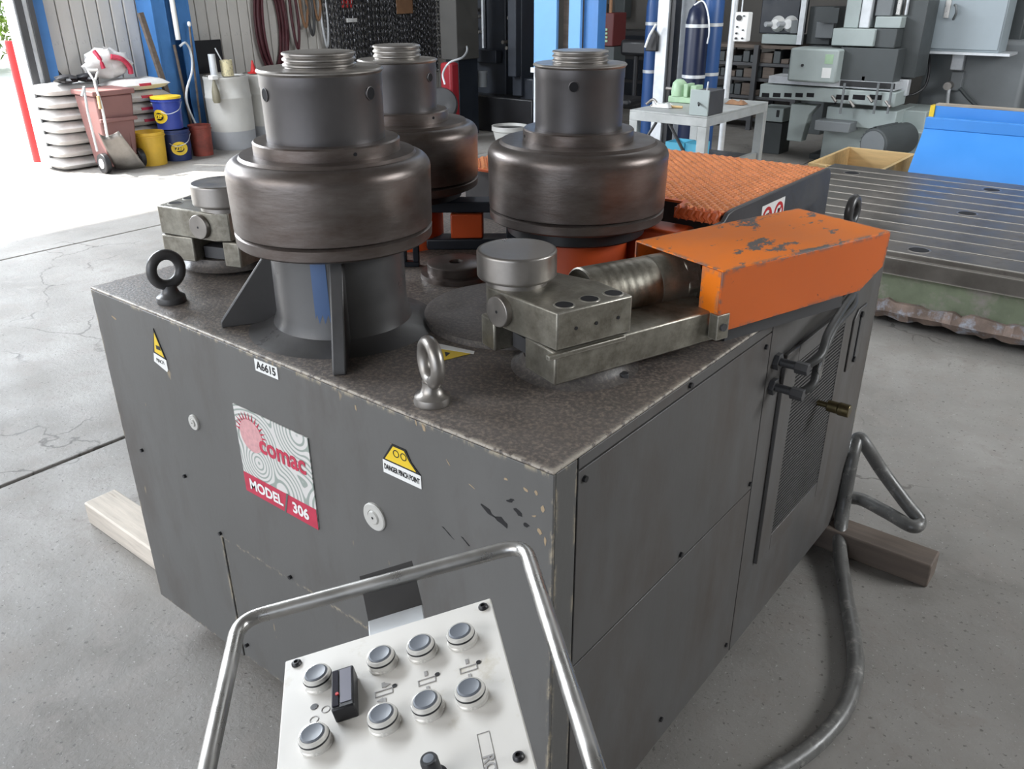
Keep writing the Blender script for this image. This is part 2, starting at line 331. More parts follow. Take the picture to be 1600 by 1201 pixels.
# ================================================================ THE SETTING
DY = 3.3            # edge of the door opening in the left wall
fl = MB().box(-8.95, 8.0, -6.0, 11.5, -0.12, -0.02).build('floor', M['darkhole'], kind='structure')
xs = [-8.95, -5.72, -2.60, 0.9, 4.4, 8.0]; ys = [-6.0, -2.0, 2.75, 7.3, 11.5]
ys = [-6.0, 11.5]
for i in range(len(xs)-1):
    MB().box(xs[i]+0.010, xs[i+1]-0.010, -6.0, 11.5, -0.02, 0).build('slab', M['concrete'], fl, bevel=0.006, smooth=0)
WX = -8.95
wl = MB().box(WX-0.25, WX-0.05, DY+0.1, 11.5, 0, 5.0).box(WX-0.25, WX-0.05, -6, DY+0.1, 4.5, 5.0).box(WX-0.25, WX-0.05, -6, -4.0, 0, 4.5).build('wall_left', M['backwall'], kind='structure')
y = DY+0.12
while y < 11.4:
    MB().box(WX-0.05, WX, y+0.004, y+0.141, 0, 5.0).build('plank', M['plank'], wl, bevel=0.012, smooth=0); y += 0.1455
# a second opening light comes through behind the camera: front wall with two wide bays
wf = MB().box(-8.95, 8, -6.2, -6.0, 4.2, 5.0).box(-8.95, -6.4, -6.2, -6.0, 0, 4.2).box(2.6, 8, -6.2, -6.0, 0, 4.2).build('wall_front', M['backwall'], kind='structure')
wr = MB().box(8.0, 8.2, -6, 11.5, 0, 5.0).build('wall_right', M['backwall'], kind='structure')
wb = MB().box(WX, 8.0, 11.5, 11.7, 0, 5.0).build('wall_back', M['backwall'], kind='structure')
x = WX
while x < 4:
    MB().box(x+0.01, x+0.89, 11.47, 11.5, 0, 5.0).build('wall_panel', M['backwall'], wb, bevel=0.01, smooth=0); x += 0.9
MB().box(WX-0.25, 8.2, -6.2, 11.7, 5.0, 5.15).build('ceiling', M['backwall'], kind='structure')
# door jamb
tj = MB().box(WX-0.1, WX+0.12, DY-0.20, DY-0.02, 0, 4.5).build('trim_1', M['galv'], kind='structure')
MB().box(WX+0.125, WX+0.14, DY-0.19, DY-0.12, 0, 4.5).build('jamb_channel', M['darkgrey'], tj)
MB().box(WX+0.125, WX+0.15, DY-0.07, DY-0.02, 0, 4.5).build('jamb_channel', M['darkgrey'], tj)
MB().box(WX-0.02, WX+0.10, DY-0.01, DY+0.10, 0, 4.5).build('trim_2', M['columnblue'], kind='structure')
st = MB(); poly = [(0, 0)]
zz = 0.0
while zz < 0.85:
    poly += [(0.05+0.03*random.random(), zz+0.03), (0.02, zz+0.09)]; zz += 0.12
poly += [(0, zz)]
st.prism(poly, 0, 0.02, Matrix.Translation((WX+0.06, DY+0.101, 0)) @ Matrix(((0, 0, 1, 0), (1, 0, 0, 0), (0, 1, 0, 0), (0, 0, 0, 1))))
st.build('trim_3', M['black'], kind='structure')
# outside
MB().box(-60, WX, -40, 40, -0.14, -0.03).build('ground', M['pavement'], kind='structure')

# outside: bollard and bush
b0 = on(60, 248, 0)
rb = MB(); rb.lathe([(0, 0), (0.055, 0), (0.055, hgt(62, b0)), (0.05, hgt(62, b0)+0.02), (0, hgt(62, b0)+0.02)], (b0.x, b0.y, -0.03), 24)
rb.build('bollard', M['red'], label='red painted steel post standing outside the open doorway', cat='post')
BXS = -22.0; BYS = on(-60, 20, -22.0, 0).y
rp = empty('shrub', (BXS, BYS, -0.03), 'sunlit bright green leafy bush outside the doorway', 'bush')
tk = MB(); tk.cyl((BXS, BYS, -0.03), (BXS, BYS, 2.2), 0.12, 10); tk.build('trunk', M['wooddark'], rp)
lf = MB()
for i in range(4200):
    a = random.random()*2*PI; u_ = random.random()**0.4; ph = math.acos(2*random.random()-1)
    c = Vector((BXS+2.2*u_*math.sin(ph)*math.cos(a), BYS+2.4*u_*math.sin(ph)*math.sin(a), 2.1+1.9*u_*math.cos(ph)))
    R3 = Matrix.Rotation(random.random()*6, 4, 'X') @ Matrix.Rotation(random.random()*6, 4, 'Z'); s_ = 0.09+0.08*random.random()
    lf.add([(-s_, 0, 0), (0, -s_*0.5, 0), (s_, 0, 0), (0, s_*0.5, 0.02)], [(0, 1, 2, 3)], Matrix.Translation(c) @ R3)
lf.build('foliage', M['leaf'], rp, kind='stuff', recalc=False, smooth=0)

# ================================================================ BENDING MACHINE
W, D, T, B = 1.4307, 1.6538, 1.0471, 0.085
mc = empty('bending_machine', (-W/2, D/2, B), 'large grey three roll section bending machine on timber skids with orange covers', 'machine')
body = MB().box(-W+0.004, -0.006, 0.006, D-0.004, B, T-0.006).build('body', M['darkgrey'], mc)
MB().box(-W, 0, 0, D, T-0.006, T).build('top_plate', M['cabtop'], mc, bevel=0.0022)
MB().prism([(-W, B), (-1.018, B), (-1.018, 0.476), (-0.25, 0.476), (-0.25, B), (0, B), (0, T-0.0065), (-W, T-0.0065)], -0.006, 0.0, FR).build('front_sheet', M['cab'], mc, bevel=0.0015)
lp = MB().box(-1.016, -0.254, 0.003, 0.0055, B+0.003, 0.474).build('lower_front_panel', M['cab'], mc, bevel=0.001)
for xx, z_ in ((-1.018, 0.487), (-0.741, 0.487), (-0.47, 0.487), (-1.341, 0.611), (-1.139, 0.608), (-0.99, 0.14)):
    MB().cyl((xx, 0.004, z_), (xx, -0.006, z_), 0.005, 10).build('screw', M['black'], mc)
MB().box(-W-0.0, -W+0.004, 0.006, D, B, T-0.0065).build('left_sheet', M['cab'], mc)
MB().box(-W, 0, D-0.004, D, B, T-0.0065).build('rear_sheet', M['cab'], mc)
for (y0, y1, z0, z1) in ((0.0062, 0.064, B, T-0.0065), (0.0685, 0.829, 0.604, 1.0145), (0.0685, 0.829, B, 0.600), (0.0685, 0.829, 1.0185, T-0.0065), (0.833, D-0.005, B, T-0.0065)):
    MB().box(-0.0055, 0, y0, y1, z0, z1).build('side_panel', M['cab'] if y1 < 0.07 else M['cabside'], mc, bevel=0.0012)
for yy, z_ in ((0.085, 0.995), (0.80, 0.99), (0.815, 0.625), (0.47, 0.618), (0.44, 1.03), (0.45, 0.155), (1.38, 0.36), (0.80, 0.13)):
    MB().cyl((-0.002, yy, z_), (0.005, yy, z_), 0.006, 10).build('screw', M['black'], mc)
# radiator grille on the right side
gf = MB()
for (y0, y1, z0, z1) in ((0.92, 1.0, 0.325, 0.93), (1.335, 1.40, 0.325, 0.93), (1.0, 1.335, 0.325, 0.378), (1.0, 1.335, 0.885, 0.93)):
    gf.box(0.0, 0.010, y0, y1, z0, z1)
gr = gf.build('grille_frame', M['cabside'], mc, bevel=0.002)
MB().box(0.0003, 0.002, 1.0, 1.335, 0.378, 0.885).build('grille_back', M['darkhole'], gr)
zz = 0.383
while zz < 0.883:
    MB().box(0.002, 0.0085, 1.0, 1.335, zz, zz+0.005).build('louvre', M['castgrey'], gr, smooth=0); zz += 0.0105
gw = MB(); yy = 1.006
while yy < 1.333:
    gw.box(0.0015, 0.005, yy, yy+0.0028, 0.378, 0.885); yy += 0.0105
gw.build('grille_wire', M['castgrey'], gr, smooth=0, kind='stuff')
# level gauge frame
lv = MB().prism([(1.435, 0.70), (1.505, 0.70), (1.535, 0.73), (1.535, 0.885), (1.465, 0.885), (1.435, 0.86)], 0, 0.006, RT).build('level_gauge', M['cabside'], mc, bevel=0.002)
MB().box(0.006, 0.008, 1.482, 1.492, 0.725, 0.865).build('gauge_slot', M['darkhole'], lv)
for z_ in (0.725, 0.865): MB().cyl((0.006, 1.487, z_), (0.012, 1.487, z_), 0.009, 12).build('gauge_screw', M['black'], lv)
# hydraulic fittings and hoses
def fitting(y_, z_, L_):
    f = MB(); f.cyl((0, y_, z_), (0.012, y_, z_), 0.021, 6); f.cyl((0.012, y_, z_), (0.05, y_, z_), 0.010, 12); f.cyl((0.05, y_-0.004, z_), (0.05+L_, y_-0.004, z_), 0.015, 6)
    return f.build('hydraulic_fitting', M['darkgrey'], mc, bevel=0.001)
fitting(0.875, 0.93, 0.03); fitting(0.868, 0.868, 0.03)
MB().tube(bez([(0.065, 0.868, 0.868), (0.085, 0.90, 0.885), (0.075, 0.95, 0.92), (0.06, 1.08, 0.965), (0.045, 1.25, 0.965), (0.01, 1.37, 0.955)]), 0.010, 10).build('hydraulic_hose', M['hydhose'], mc)
MB().tube(bez([(0.065, 0.875, 0.93), (0.085, 0.92, 0.95), (0.07, 1.0, 0.975), (0.05, 1.15, 0.99), (0.03, 1.28, 0.985), (0.0, 1.36, 0.98)]), 0.010, 10).build('hydraulic_hose', M['hydhose'], mc)
MB().tube([(0.078, 0.885, 0.868), (0.088, 0.92, 0.90), (0.085, 0.935, 0.935)], 0.007, 8).build('chrome_link', M['chrome'], mc)
kb = MB(); kb.cyl((0, 1.215, 0.69), (0.035, 1.215, 0.69), 0.008, 12); kb.cyl((0.035, 1.215, 0.69), (0.065, 1.215, 0.69), 0.016, 16); kb.cyl((0.065, 1.215, 0.69), (0.095, 1.215, 0.69), 0.018, 16)
kb.build('knob', M['brass'], mc, bevel=0.002, label='brass knob')
# ---- rolls
def thread_prof(r, z0, z1, n):
    p = [(0, z1), (r*0.9, z1)]; h = (z1-z0)/n; q = []
    for i in range(n):
        a = z1-i*h; q += [(r*0.97, a-h*0.08), (r, a-h*0.25), (r, a-h*0.5), (r*0.95, a-h*0.66), (r*0.94, a-h*0.9)]
    return (p + q + [(r*0.94, z0), (0, z0)])[::-1]
def holes(mesh_mb, cx, cy, r, z, rad, angs, parent):
    for a in angs:
        d = Vector((math.cos(a), math.sin(a), 0)); p = Vector((cx, cy, T+z))+d*(r-0.003)
        MB().cyl(p, p+d*0.0034, rad, 20).build('spanner_hole', M['darkhole'], parent)
        if rad > 0.008:
            tr = MB(); Mx = Matrix.Translation(p+d*0.003) @ d.to_track_quat('Z', 'Y').to_matrix().to_4x4()
            tr.lathe([(rad, -0.002), (rad, 0.0009), (rad*1.12, 0.0005), (rad*1.16, -0.002)], seg=20, M=Mx); tr.build('hole_rim', M['sleeve'], parent)
def roll(cx, cy, d, hub, hubmat, label):
    # d: heights over the deck
    R_, z0, z1 = d['dr']
    g = 0.0035
    pr = [(0, z0), (R_-g, z0), (R_, z0+0.002), (R_*1.002, z0+0.006), (R_*1.010, z1-0.042), (R_*1.012, z1-0.034)]
    for k in range(1, 8):
        a = k/7*PI/2; pr.append((R_*1.012-0.028+0.028*math.cos(a), z1-0.034+0.028*math.sin(a)))
    pr += [(R_*0.855, z1+0.0), (R_*0.80, z1+0.0003), (d['col'][0], z1+0.001), (0, z1+0.001)]
    o = MB().lathe([(r, T+z) for r, z in pr], (cx, cy, 0), 96).build('roll', M['roller'], mc, org=(cx, cy, T+z0), label=label)
    rr, rb_ = d['rg']
    MB().lathe([(rr-0.012, T+rb_-0.004), (rr-0.003, T+rb_), (rr, T+rb_+0.003), (rr+0.001, T+z0-0.006), (rr-0.003, T+z0-0.003), (rr-0.008, T+z0), (0, T+z0)], (cx, cy, 0), 96).build('base_ring', M['roller'], o)
    cr, cz = d['col']
    MB().lathe([(cr, T+z1-0.001), (cr, T+cz-0.003), (cr-0.003, T+cz), (0, T+cz)], (cx, cy, 0), 72).build('collar', M['roller'], o)
    sr, s1 = d['sl']
    MB().lathe([(sr*0.993, T+cz-0.001), (sr, T+s1-0.025), (sr+0.001, T+s1-0.022), (sr+0.001, T+s1), (0, T+s1)], (cx, cy, 0), 72).build('sleeve', M['sleeve'], o)
    fr_, f0, f1 = d['fl']
    MB().lathe([(sr, T+f0-0.004), (fr_-0.002, T+f0), (fr_, T+f0+0.002), (fr_, T+f1-0.003), (fr_-0.003, T+f1), (0, T+f1)], (cx, cy, 0), 72).build('cap_flange', M['rim'], o)
    tr, t0, t1 = d['th']
    MB().lathe([(r, T+z) for r, z in thread_prof(tr, t0-0.002, t1, 3)], (cx, cy, 0), 64).build('shaft_thread', M['rim'], o)
    tv = math.atan2(CAM.y-cy, CAM.x-cx)
    return o, tv
d1 = dict(dr=(0.2035, 0.2246, 0.372), rg=(0.2025, 0.196), col=(0.146, 0.398), sl=(0.1175, 0.522), fl=(0.1223, 0.524, 0.531), th=(0.0708, 0.532, 0.560))
R1 = (-0.740, 0.2273)
o1, tv = roll(*R1, d1, 0, 0, 'largest looking roll, nearest, on a welded grey pedestal')
holes(None, *R1, 0.1185, 0.488, 0.0115, (tv-1.12, tv+0.98-0.12), o1)
holes(None, *R1, 0.1465, 0.386, 0.0035, (tv+0.35,), o1)
d2 = dict(dr=(0.2145, 0.1845, 0.340), rg=(0.2135, 0.157), col=(0.132, 0.367), sl=(0.1035, 0.502), fl=(0.1085, 0.5045, 0.511), th=(0.0648, 0.512, 0.538))
R2 = (-0.5303, 0.8151)
o2, tv = roll(*R2, d2, 0, 0, 'right hand roll over an orange hub')
holes(None, *R2, 0.1045, 0.468, 0.0105, (tv-0.12,), o2); holes(None, *R2, 0.1325, 0.352, 0.0035, (tv-1.25,), o2)
d3 = dict(dr=(0.2075, 0.192, 0.342), rg=(0.2065, 0.167), col=(0.130, 0.371), sl=(0.101, 0.491), fl=(0.1065, 0.493, 0.4985), th=(0.0630, 0.5, 0.5335))
R3_ = (-1.0905, 0.7745)
o3, tv = roll(*R3_, d3, 0, 0, 'rear roll partly hidden behind the nearest one')
holes(None, *R3_, 0.102, 0.455, 0.0105, (tv+0.95,), o3); holes(None, *R3_, 0.1305, 0.358, 0.0035, (tv+0.72,), o3)
# pedestal of roll 1
pd = MB().lathe([(0.205, T), (0.175, T+0.006), (0.150, T+0.018), (0.141, T+0.04), (0.139, T+0.196), (0, T+0.196)], (*R1, 0), 72).build('pedestal', M['castgrey'], mc)
MB().lathe([(0.155, T+0.186), (0.185, T+0.190), (0.185, T+0.197), (0, T+0.197)], (*R1, 0), 72).build('bearing_lip', M['castgrey'], pd)
pb = MB()                                       # thin blue streak laid over the pedestal side
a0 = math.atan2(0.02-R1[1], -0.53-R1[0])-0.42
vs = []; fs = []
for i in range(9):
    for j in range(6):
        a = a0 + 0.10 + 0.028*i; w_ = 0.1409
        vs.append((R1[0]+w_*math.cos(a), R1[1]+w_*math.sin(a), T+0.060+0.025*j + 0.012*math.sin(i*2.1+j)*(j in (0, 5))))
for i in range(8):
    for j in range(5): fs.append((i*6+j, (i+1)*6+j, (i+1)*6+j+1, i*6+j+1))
pb.add(vs, fs).build('blue_streak', flat('pedestal streak blue', (0.05, 0.10, 0.22), 0.4), pd)
def gusset(p, dirv, L_, H_, th, name='gusset'):
    dv = Vector((*dirv, 0)).normalized(); n_ = Vector((-dv.y, dv.x, 0))
    Mx = Matrix(((dv.x, 0, n_.x, p[0]), (dv.y, 0, n_.y, p[1]), (0, 1, 0, T), (0, 0, 0, 1)))
    g_ = MB().prism([(0, 0), (L_, 0), (L_, 0.014), (0.03, H_), (0, H_)], -th/2, th/2, Mx)
    return g_.build(name, M['castgrey'], mc, bevel=0.003)
gusset((R1[0]-0.10, R1[1]-0.05), (-0.943+0.02-R1[0]+0.10-0.02, 0.018-R1[1]+0.05), 0.163, 0.186, 0.010)
gusset((R1[0]+0.10, R1[1]-0.085), (-0.528-R1[0]-0.10, 0.03-R1[1]+0.085), 0.155, 0.186, 0.026)
# hubs of the other two
MB().lathe([(0.135, T), (0.13, T+0.01), (0.13, T+0.118), (0, T+0.118)], (*R2, 0), 64).build('hub', M['orangehub'], mc)
MB().lathe([(0.165, T+0.118), (0.17, T+0.122), (0.17, T+0.156), (0, T+0.156)], (*R2, 0), 64).build('hub_seal', M['black'], mc)
MB().lathe([(0.108, T), (0.105, T+0.01), (0.105, T+0.135), (0, T+0.135)], (*R3_, 0), 64).build('hub', M['orangehub'], mc)
MB().lathe([(0.15, T+0.135), (0.16, T+0.138), (0.16, T+0.166), (0, T+0.166)], (*R3_, 0), 64).build('hub_seal', M['black'], mc)
MB().box(-0.47, -0.29, 0.90, 0.992, T, T+0.13).build('yoke', M['orangehub'], mc, bevel=0.01)
# locking frame between the two rear rolls
lk = MB(); q = Matrix.Translation((-0.90, 0.86, T)) @ Matrix.Rotation(math.radians(38), 4, 'Z')
lk.box(-0.14, 0.12, -0.035, 0.035, 0.105, 0.135, q); lk.box(0.085, 0.12, -0.035, 0.035, 0, 0.105, q); lk.box(-0.14, 0.12, -0.035, 0.035, 0, 0.03, q)
lk.build('locking_frame', M['bluedark'], mc, bevel=0.004)
MB().box(-0.07, 0.02, -0.03, 0.03, 0.031, 0.10, q).build('wedge_block', M['orangehub'], mc, bevel=0.004)
q = Matrix.Translation((-0.935, 0.60, T)) @ Matrix.Rotation(math.radians(38), 4, 'Z')
lk = MB(); lk.box(-0.12, 0.045, -0.012, 0.012, 0, 0.014, q); lk.box(0.03, 0.045, -0.012, 0.012, 0.014, 0.062, q); lk.box(0.0, 0.012, -0.012, 0.012, 0.014, 0.062, q)
lk.build('stop_bracket', M['bluedark'], mc, bevel=0.002)
MB().box(-0.11, -0.005, -0.003, 0.011, 0.0145, 0.03, q).build('orange_pad', M['orangehub'], mc)
# ---- tread plate deck
DZ = T+0.17
dk = MB().prism([(-1.17, 1.05), (-0.36, 1.05), (-0.35, 0.998), (-0.225, 0.998), (-0.225, 1.695), (-1.17, 1.695)], DZ-0.006, DZ).build('tread_plate', M['deck'], mc)
sm = MB(); yy = 1.01; k = 0
while yy < 1.685:
    xx = -1.16 + (0.014 if k % 2 else 0)
    while xx < -0.235:
        if not (yy < 1.06 and xx < -0.345):
            a, b_, h = 0.0108, 0.0108, 0.0050
            vs = [(xx-a, yy, DZ), (xx-a*0.5, yy-b_, DZ), (xx+a*0.5, yy-b_, DZ), (xx+a, yy, DZ), (xx+a*0.5, yy+b_, DZ), (xx-a*0.5, yy+b_, DZ),
                  (xx-a*0.3, yy-b_*0.35, DZ+h), (xx+a*0.3, yy-b_*0.35, DZ+h), (xx+a*0.3, yy+b_*0.35, DZ+h), (xx-a*0.3, yy+b_*0.35, DZ+h)]
            sm.add(vs, [(0, 1, 6), (1, 2, 7, 6), (2, 3, 7), (3, 4, 8, 7), (4, 5, 9, 8), (5, 0, 9), (0, 6, 9), (3, 8, 7), (6, 7, 8, 9)])
        xx += 0.028
    yy += 0.0155; k += 1
sm.build('tread_stud', M['tread'], dk, kind='stuff', smooth=0)
ls = MB()
for i in range(6):
    xx = -0.345+i*0.0215
    ls.tube(bez([(xx, 1.0, DZ), (xx+0.006, 0.992, DZ-0.004), (xx+0.002, 0.989, DZ-0.016), (xx+0.012, 0.989, DZ-0.026)], 4), 0.006, 8)
ls.box(-0.352, -0.228, 0.990, 0.998, DZ-0.028, DZ-0.001)
ls.build('folded_lip', M['deck'], dk)
dw = MB(); poly = [(0.93, 0), (1.70, 0), (1.70, 0.145)] + [(1.70-0.03+0.03*math.cos(a), 0.145+0.03*math.sin(a)) for a in (0.4, 0.8, 1.2, 1.57)] + [(1.03, 0.1755), (1.0, 0.17), (0.98, 0.155), (0.93, 0.155)]
dw.prism(poly, 0, 0.012, Matrix.Translation((-0.222, 0, T)) @ RT); dws = dw.build('deck_side', M['darkgrey'], mc, bevel=0.003)
MB().box(-1.17, -0.23, 1.12, 1.69, T, DZ-0.008).build('deck_box', M['darkgrey'], mc)
sg = MB().box(-0.2098, -0.2088, 1.20, 1.35, T+0.075, T+0.150).build('prohibition_sticker', M['white'], mc)
for yc in (1.237, 1.313):
    Mx = Matrix.Translation((-0.2086, yc, T+0.112)) @ RT
    MB().lathe([(0.022, 0), (0.022, 0.0006), (0.031, 0.0006), (0.031, 0)], seg=32, M=Mx).build('red_ring', M['red'], sg)
    MB().box(-0.022, 0.022, -0.003, 0.003, 0, 0.0007, Mx @ Matrix.Rotation(0.8, 4, 'Z')).build('red_bar', M['red'], sg)
    MB().box(-0.007, 0.007, -0.015, 0.013, 0, 0.0004, Mx).build('pictogram', M['black'], sg)
# ---- low swivel discs and small plates on top
MB().lathe([(0.2, T), (0.2, T+0.014), (0.19, T+0.016), (0, T+0.016)], (-0.47, 0.49, 0), 96).build('swivel_plate', M['dusty'], mc)
pl = MB(); pl.lathe([(0.092, T), (0.090, T+0.012), (0.074, T+0.014), (0.074, T+0.034), (0.070, T+0.037), (0.018, T+0.037), (0.017, T+0.03), (0, T+0.03)], (-0.768, 0.628, 0), 64)
pl = pl.build('centre_bushing', M['roller'], mc)
MB().lathe([(0.0165, T+0.0301), (0, T+0.0305)], (-0.768, 0.628, 0), 24).build('bore', M['darkhole'], pl)
MB().cyl((-0.098, 0.359, T), (-0.098, 0.359, T+0.01), 0.010, 6).build('grease_nipple', M['darkgrey'], mc, bevel=0.001)
# ---- guide arms
def guide(flip, cx, cy, ang, dz, lab):
    a = math.radians(71.6); u = Vector((math.cos(a), math.sin(a), 0)); v = Vector((-math.sin(a), math.cos(a), 0))
    base = Matrix(((u.x, v.x, 0, 0), (u.y, v.y, 0, 0), (0, 0, 1, T+dz), (0, 0, 0, 1)))
    if flip:
        p = base @ Vector((0.149, 0.203, 0)); S = Matrix.Scale(-1, 4, (1, 0, 0))
        base = Matrix.Translation((cx, cy, 0)) @ Matrix.Rotation(ang, 4, 'Z') @ S @ Matrix.Translation((-p.x, -p.y, 0)) @ base
    g = MB().prism([(0.149, 0.203), (0.124, 0.388), (0.14, 0.425), (0.27, 0.425), (0.317, 0.30), (0.317, 0.203)], 0.093, 0.164, base).build('guide_block', M['steel'], mc, bevel=0.003, label=lab)
    L_ = 0.56 if not flip else 0.44
    MB().box(0.146, L_, 0.203, 0.300, 0.026, 0.091, base).build('slide_rail', M['steel'], g, bevel=0.004)
    MB().box(0.139, L_, 0.395, 0.445, 0.026, 0.091, base).build('slide_rail', M['steel'], g, bevel=0.004)
    MB().box(0.18, L_, 0.302, 0.393, 0.030, 0.060, base).build('rail_web', M['darkgrey'], g)
    if not flip: MB().prism([(0.128, 0.196), (0.128, 0.206), (0.30, 0.206), (0.30, 0.196)], 0.082, 0.0905, base).build('key_strip', M['steel'], g, bevel=0.001)
    n = MB().lathe([(0.058, 0.162), (0.058, 0.172), (0.066, 0.176), (0.0735, 0.178), (0.0755, 0.181), (0.0755, 0.1835), (0.0755, 0.203), (0.0755, 0.2235), (0.0755, 0.2255), (0.0742, 0.2278), (0.0722, 0.2288), (0.068, 0.2285), (0.05, 0.2280), (0, 0.2278)], (0.185, 0.385, 0), 64, base)
    n.build('guide_roller', M['rim'], g, label='round steel guide roller')
    # pin in the sloped front face
    f0 = base @ Vector((0.149, 0.203, 0.128)); f1 = base @ Vector((0.124, 0.388, 0.128)); tt = f0.lerp(f1, 0.80); ax = (f1-f0).normalized(); nn = Vector((ax.y, -ax.x, 0))
    if (CAM-tt).dot(nn) < 0: nn = -nn
    tt.z = T+dz+0.128
    pn = MB(); pn.cyl(tt-nn*0.01, tt+nn*0.013, 0.030, 40); pn = pn.build('pin', M['rim'], g, bevel=0.002)
    MB().cyl(tt+nn*0.0128, tt+nn*0.0134, 0.003, 10).build('centre_mark', M['black'], g)
    for uu in (0.184, 0.240, 0.295):
        hl = MB(); hl.lathe([(0.0165, 0.1638), (0.0165, 0.1650), (0.0195, 0.1646), (0.020, 0.1638)], (uu, 0.2315, 0), 28, base); hl = hl.build('bore_rim', M['steel'], g)
        MB().lathe([(0, 0.1645), (0.0165, 0.1645)], (uu, 0.2315, 0), 28, base).build('bore', M['darkhole'], g)
    for k_, uu in enumerate((0.19, 0.235, 0.285)):
        c0 = base @ Vector((uu, 0.204, 0.128)); c1 = base @ Vector((uu, 0.2018, 0.128))
        MB().cyl(c0, c1, 0.0035, 10).build('set_screw', M['black'], g)
    MB().lathe([(0.125, 0.0), (0.113, 0.004), (0.103, 0.012), (0.100, 0.026), (0, 0.026)], (0.27, 0.31, 0), 64, base).build('pivot_disc', M['dusty'], g)
    return base, g
base, gd = guide(False, 0, 0, 0, 0, 'right guide block with three bores')
# adjusting cylinder of the right guide
p0 = base @ Vector((0.318, 0.360, 0.114)); p1 = base @ Vector((0.70, 0.332, 0.112)); dv = (p1-p0).normalized()
cm = MB(); Mx = Matrix.Translation(p0) @ dv.to_track_quat('Z', 'Y').to_matrix().to_4x4()
pr_ = [(0, 0.02), (0.036, 0.012), (0.056, 0.0), (0.059, 0.003)]
for i in range(6): pr_ += [(0.0592, 0.03+0.020*i), (0.0587, 0.034+0.020*i), (0.0592, 0.038+0.020*i)]
pr_ += [(0.0592, 0.160), (0.0580, 0.162), (0.0600, 0.166), (0.0600, 0.25), (0.05, 0.26), (0, 0.26)]
cm.lathe(pr_, seg=56, M=Mx).build('adjusting_cylinder', M['steel'], gd, label='ribbed steel cylinder')
MB().lathe([(0, 0.225), (0.064, 0.225), (0.064, 0.262), (0, 0.262)], seg=8, M=Mx).build('cylinder_flange', M['steel'], gd, bevel=0.003)
q = base
# orange box cover
u0, u1, v0, v1, z1_, z0_ = 0.520, 1.035, 0.180, 0.435, 0.180, 0.052
cv = MB(); cv.box(u0, u1, v0, v1, z1_-0.004, z1_, base)
cvo = cv.build('cover', M['orange'], mc, bevel=0.0018, label='chipped orange sheet steel cover')
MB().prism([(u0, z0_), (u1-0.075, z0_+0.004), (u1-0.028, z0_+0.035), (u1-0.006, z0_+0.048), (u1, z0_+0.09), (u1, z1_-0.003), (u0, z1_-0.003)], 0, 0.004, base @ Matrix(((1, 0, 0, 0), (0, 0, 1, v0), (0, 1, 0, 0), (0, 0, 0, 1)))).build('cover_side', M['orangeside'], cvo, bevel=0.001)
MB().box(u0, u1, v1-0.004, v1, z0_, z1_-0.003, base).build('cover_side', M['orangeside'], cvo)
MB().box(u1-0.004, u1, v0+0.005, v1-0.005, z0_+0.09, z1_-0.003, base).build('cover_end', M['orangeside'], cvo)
MB().box(u0, u0+0.003, v0+0.004, v0+0.055, z0_+0.012, z1_-0.004, base).build('cover_flange', M['orange'], cvo)
MB().box(u0-0.004, u0+0.028, v0-0.0035, v0+0.02, z0_-0.014, z0_+0.038, base).build('cover_bracket', M['steel'], cvo, bevel=0.001)
bp = base @ Vector((u0+0.012, v0-0.0035, z0_+0.012)); MB().cyl(bp, bp+(base.to_3x3() @ Vector((0, -1, 0)))*0.004, 0.008, 16).build('cover_screw', M['darkgrey'], cvo)
MB().box(u0+0.08, u1-0.06, v0+0.05, v1-0.05, 0.0, z0_+0.05, base).build('actuator_body', M['darkgrey'], mc)
guide(True, -1.378, 0.185, 0.0, 0.012, 'left guide block, mirrored, beside the eye bolt')
# ---- eye bolts
def eye(x, y_, yaw, dz=0):
    o = MB(); z = T+dz
    o.lathe([(0.033, z), (0.034, z+0.004), (0.032, z+0.014), (0.022, z+0.020), (0.017, z+0.032), (0.017, z+0.042), (0, z+0.042)], (x, y_, 0), 32)
    n = 36; o.tube([(x+0.034*math.cos(2*PI*i/n)*math.cos(yaw), y_+0.034*math.cos(2*PI*i/n)*math.sin(yaw), z+0.078+0.036*math.sin(2*PI*i/n)) for i in range(n)], 0.0125, 14, closed=True)
    return o
cy_ = math.atan2(CAM.y-0.06, CAM.x+1.16)+PI/2
eye(-1.168, 0.066, cy_+0.35).build('eye_bolt', M['castgrey'], mc, label='dark grey lifting eye')
eye(-0.312, 0.060, math.atan2(CAM.y-0.06, CAM.x+0.31)+0.35).build('eye_bolt', M['rim'], mc, label='bare steel lifting eye')
eye(-0.10, 1.60, cy_+0.5).build('eye_bolt', M['castgrey'], mc)
# ---- plates, stickers and discs on the front face
def F(x, z, e=0.0): return Matrix.Translation((x, -e, z)) @ FR
npl = MB().box(-0.862, -0.608, -0.0030, -0.0005, 0.677, 0.899).build('nameplate', M['swirl'], mc, org=(-0.86, -0.002, 0.68))
MB().box(-0.862, -0.608, -0.0038, -0.0031, 0.677, 0.728).build('lower_band', M['crimson'], npl)
text('lettering', 'comac', 0.064, F(-0.704, 0.826, 0.0038), M['crimson'], npl, bold=0.0016, sx=0.94)
text('lettering', 'MODEL', 0.036, F(-0.783, 0.702, 0.0045), M['white'], npl, bold=0.0012, sx=1.0)
text('lettering', '306', 0.037, F(-0.662, 0.702, 0.0045), M['white'], npl, bold=0.0012)
MB().prism([(-0.722, 0.677), (-0.716, 0.677), (-0.7, 0.73), (-0.706, 0.73)], 0.0039, 0.0044, FR).build('scratch', M['cab'], npl)
Mx = F(-0.808, 0.836, 0.0034)
MB().lathe([(0.040, 0), (0.040, 0.0006), (0, 0.0006)], seg=40, M=Mx).build('sun_emblem', M['pink'], npl)
ry = MB()
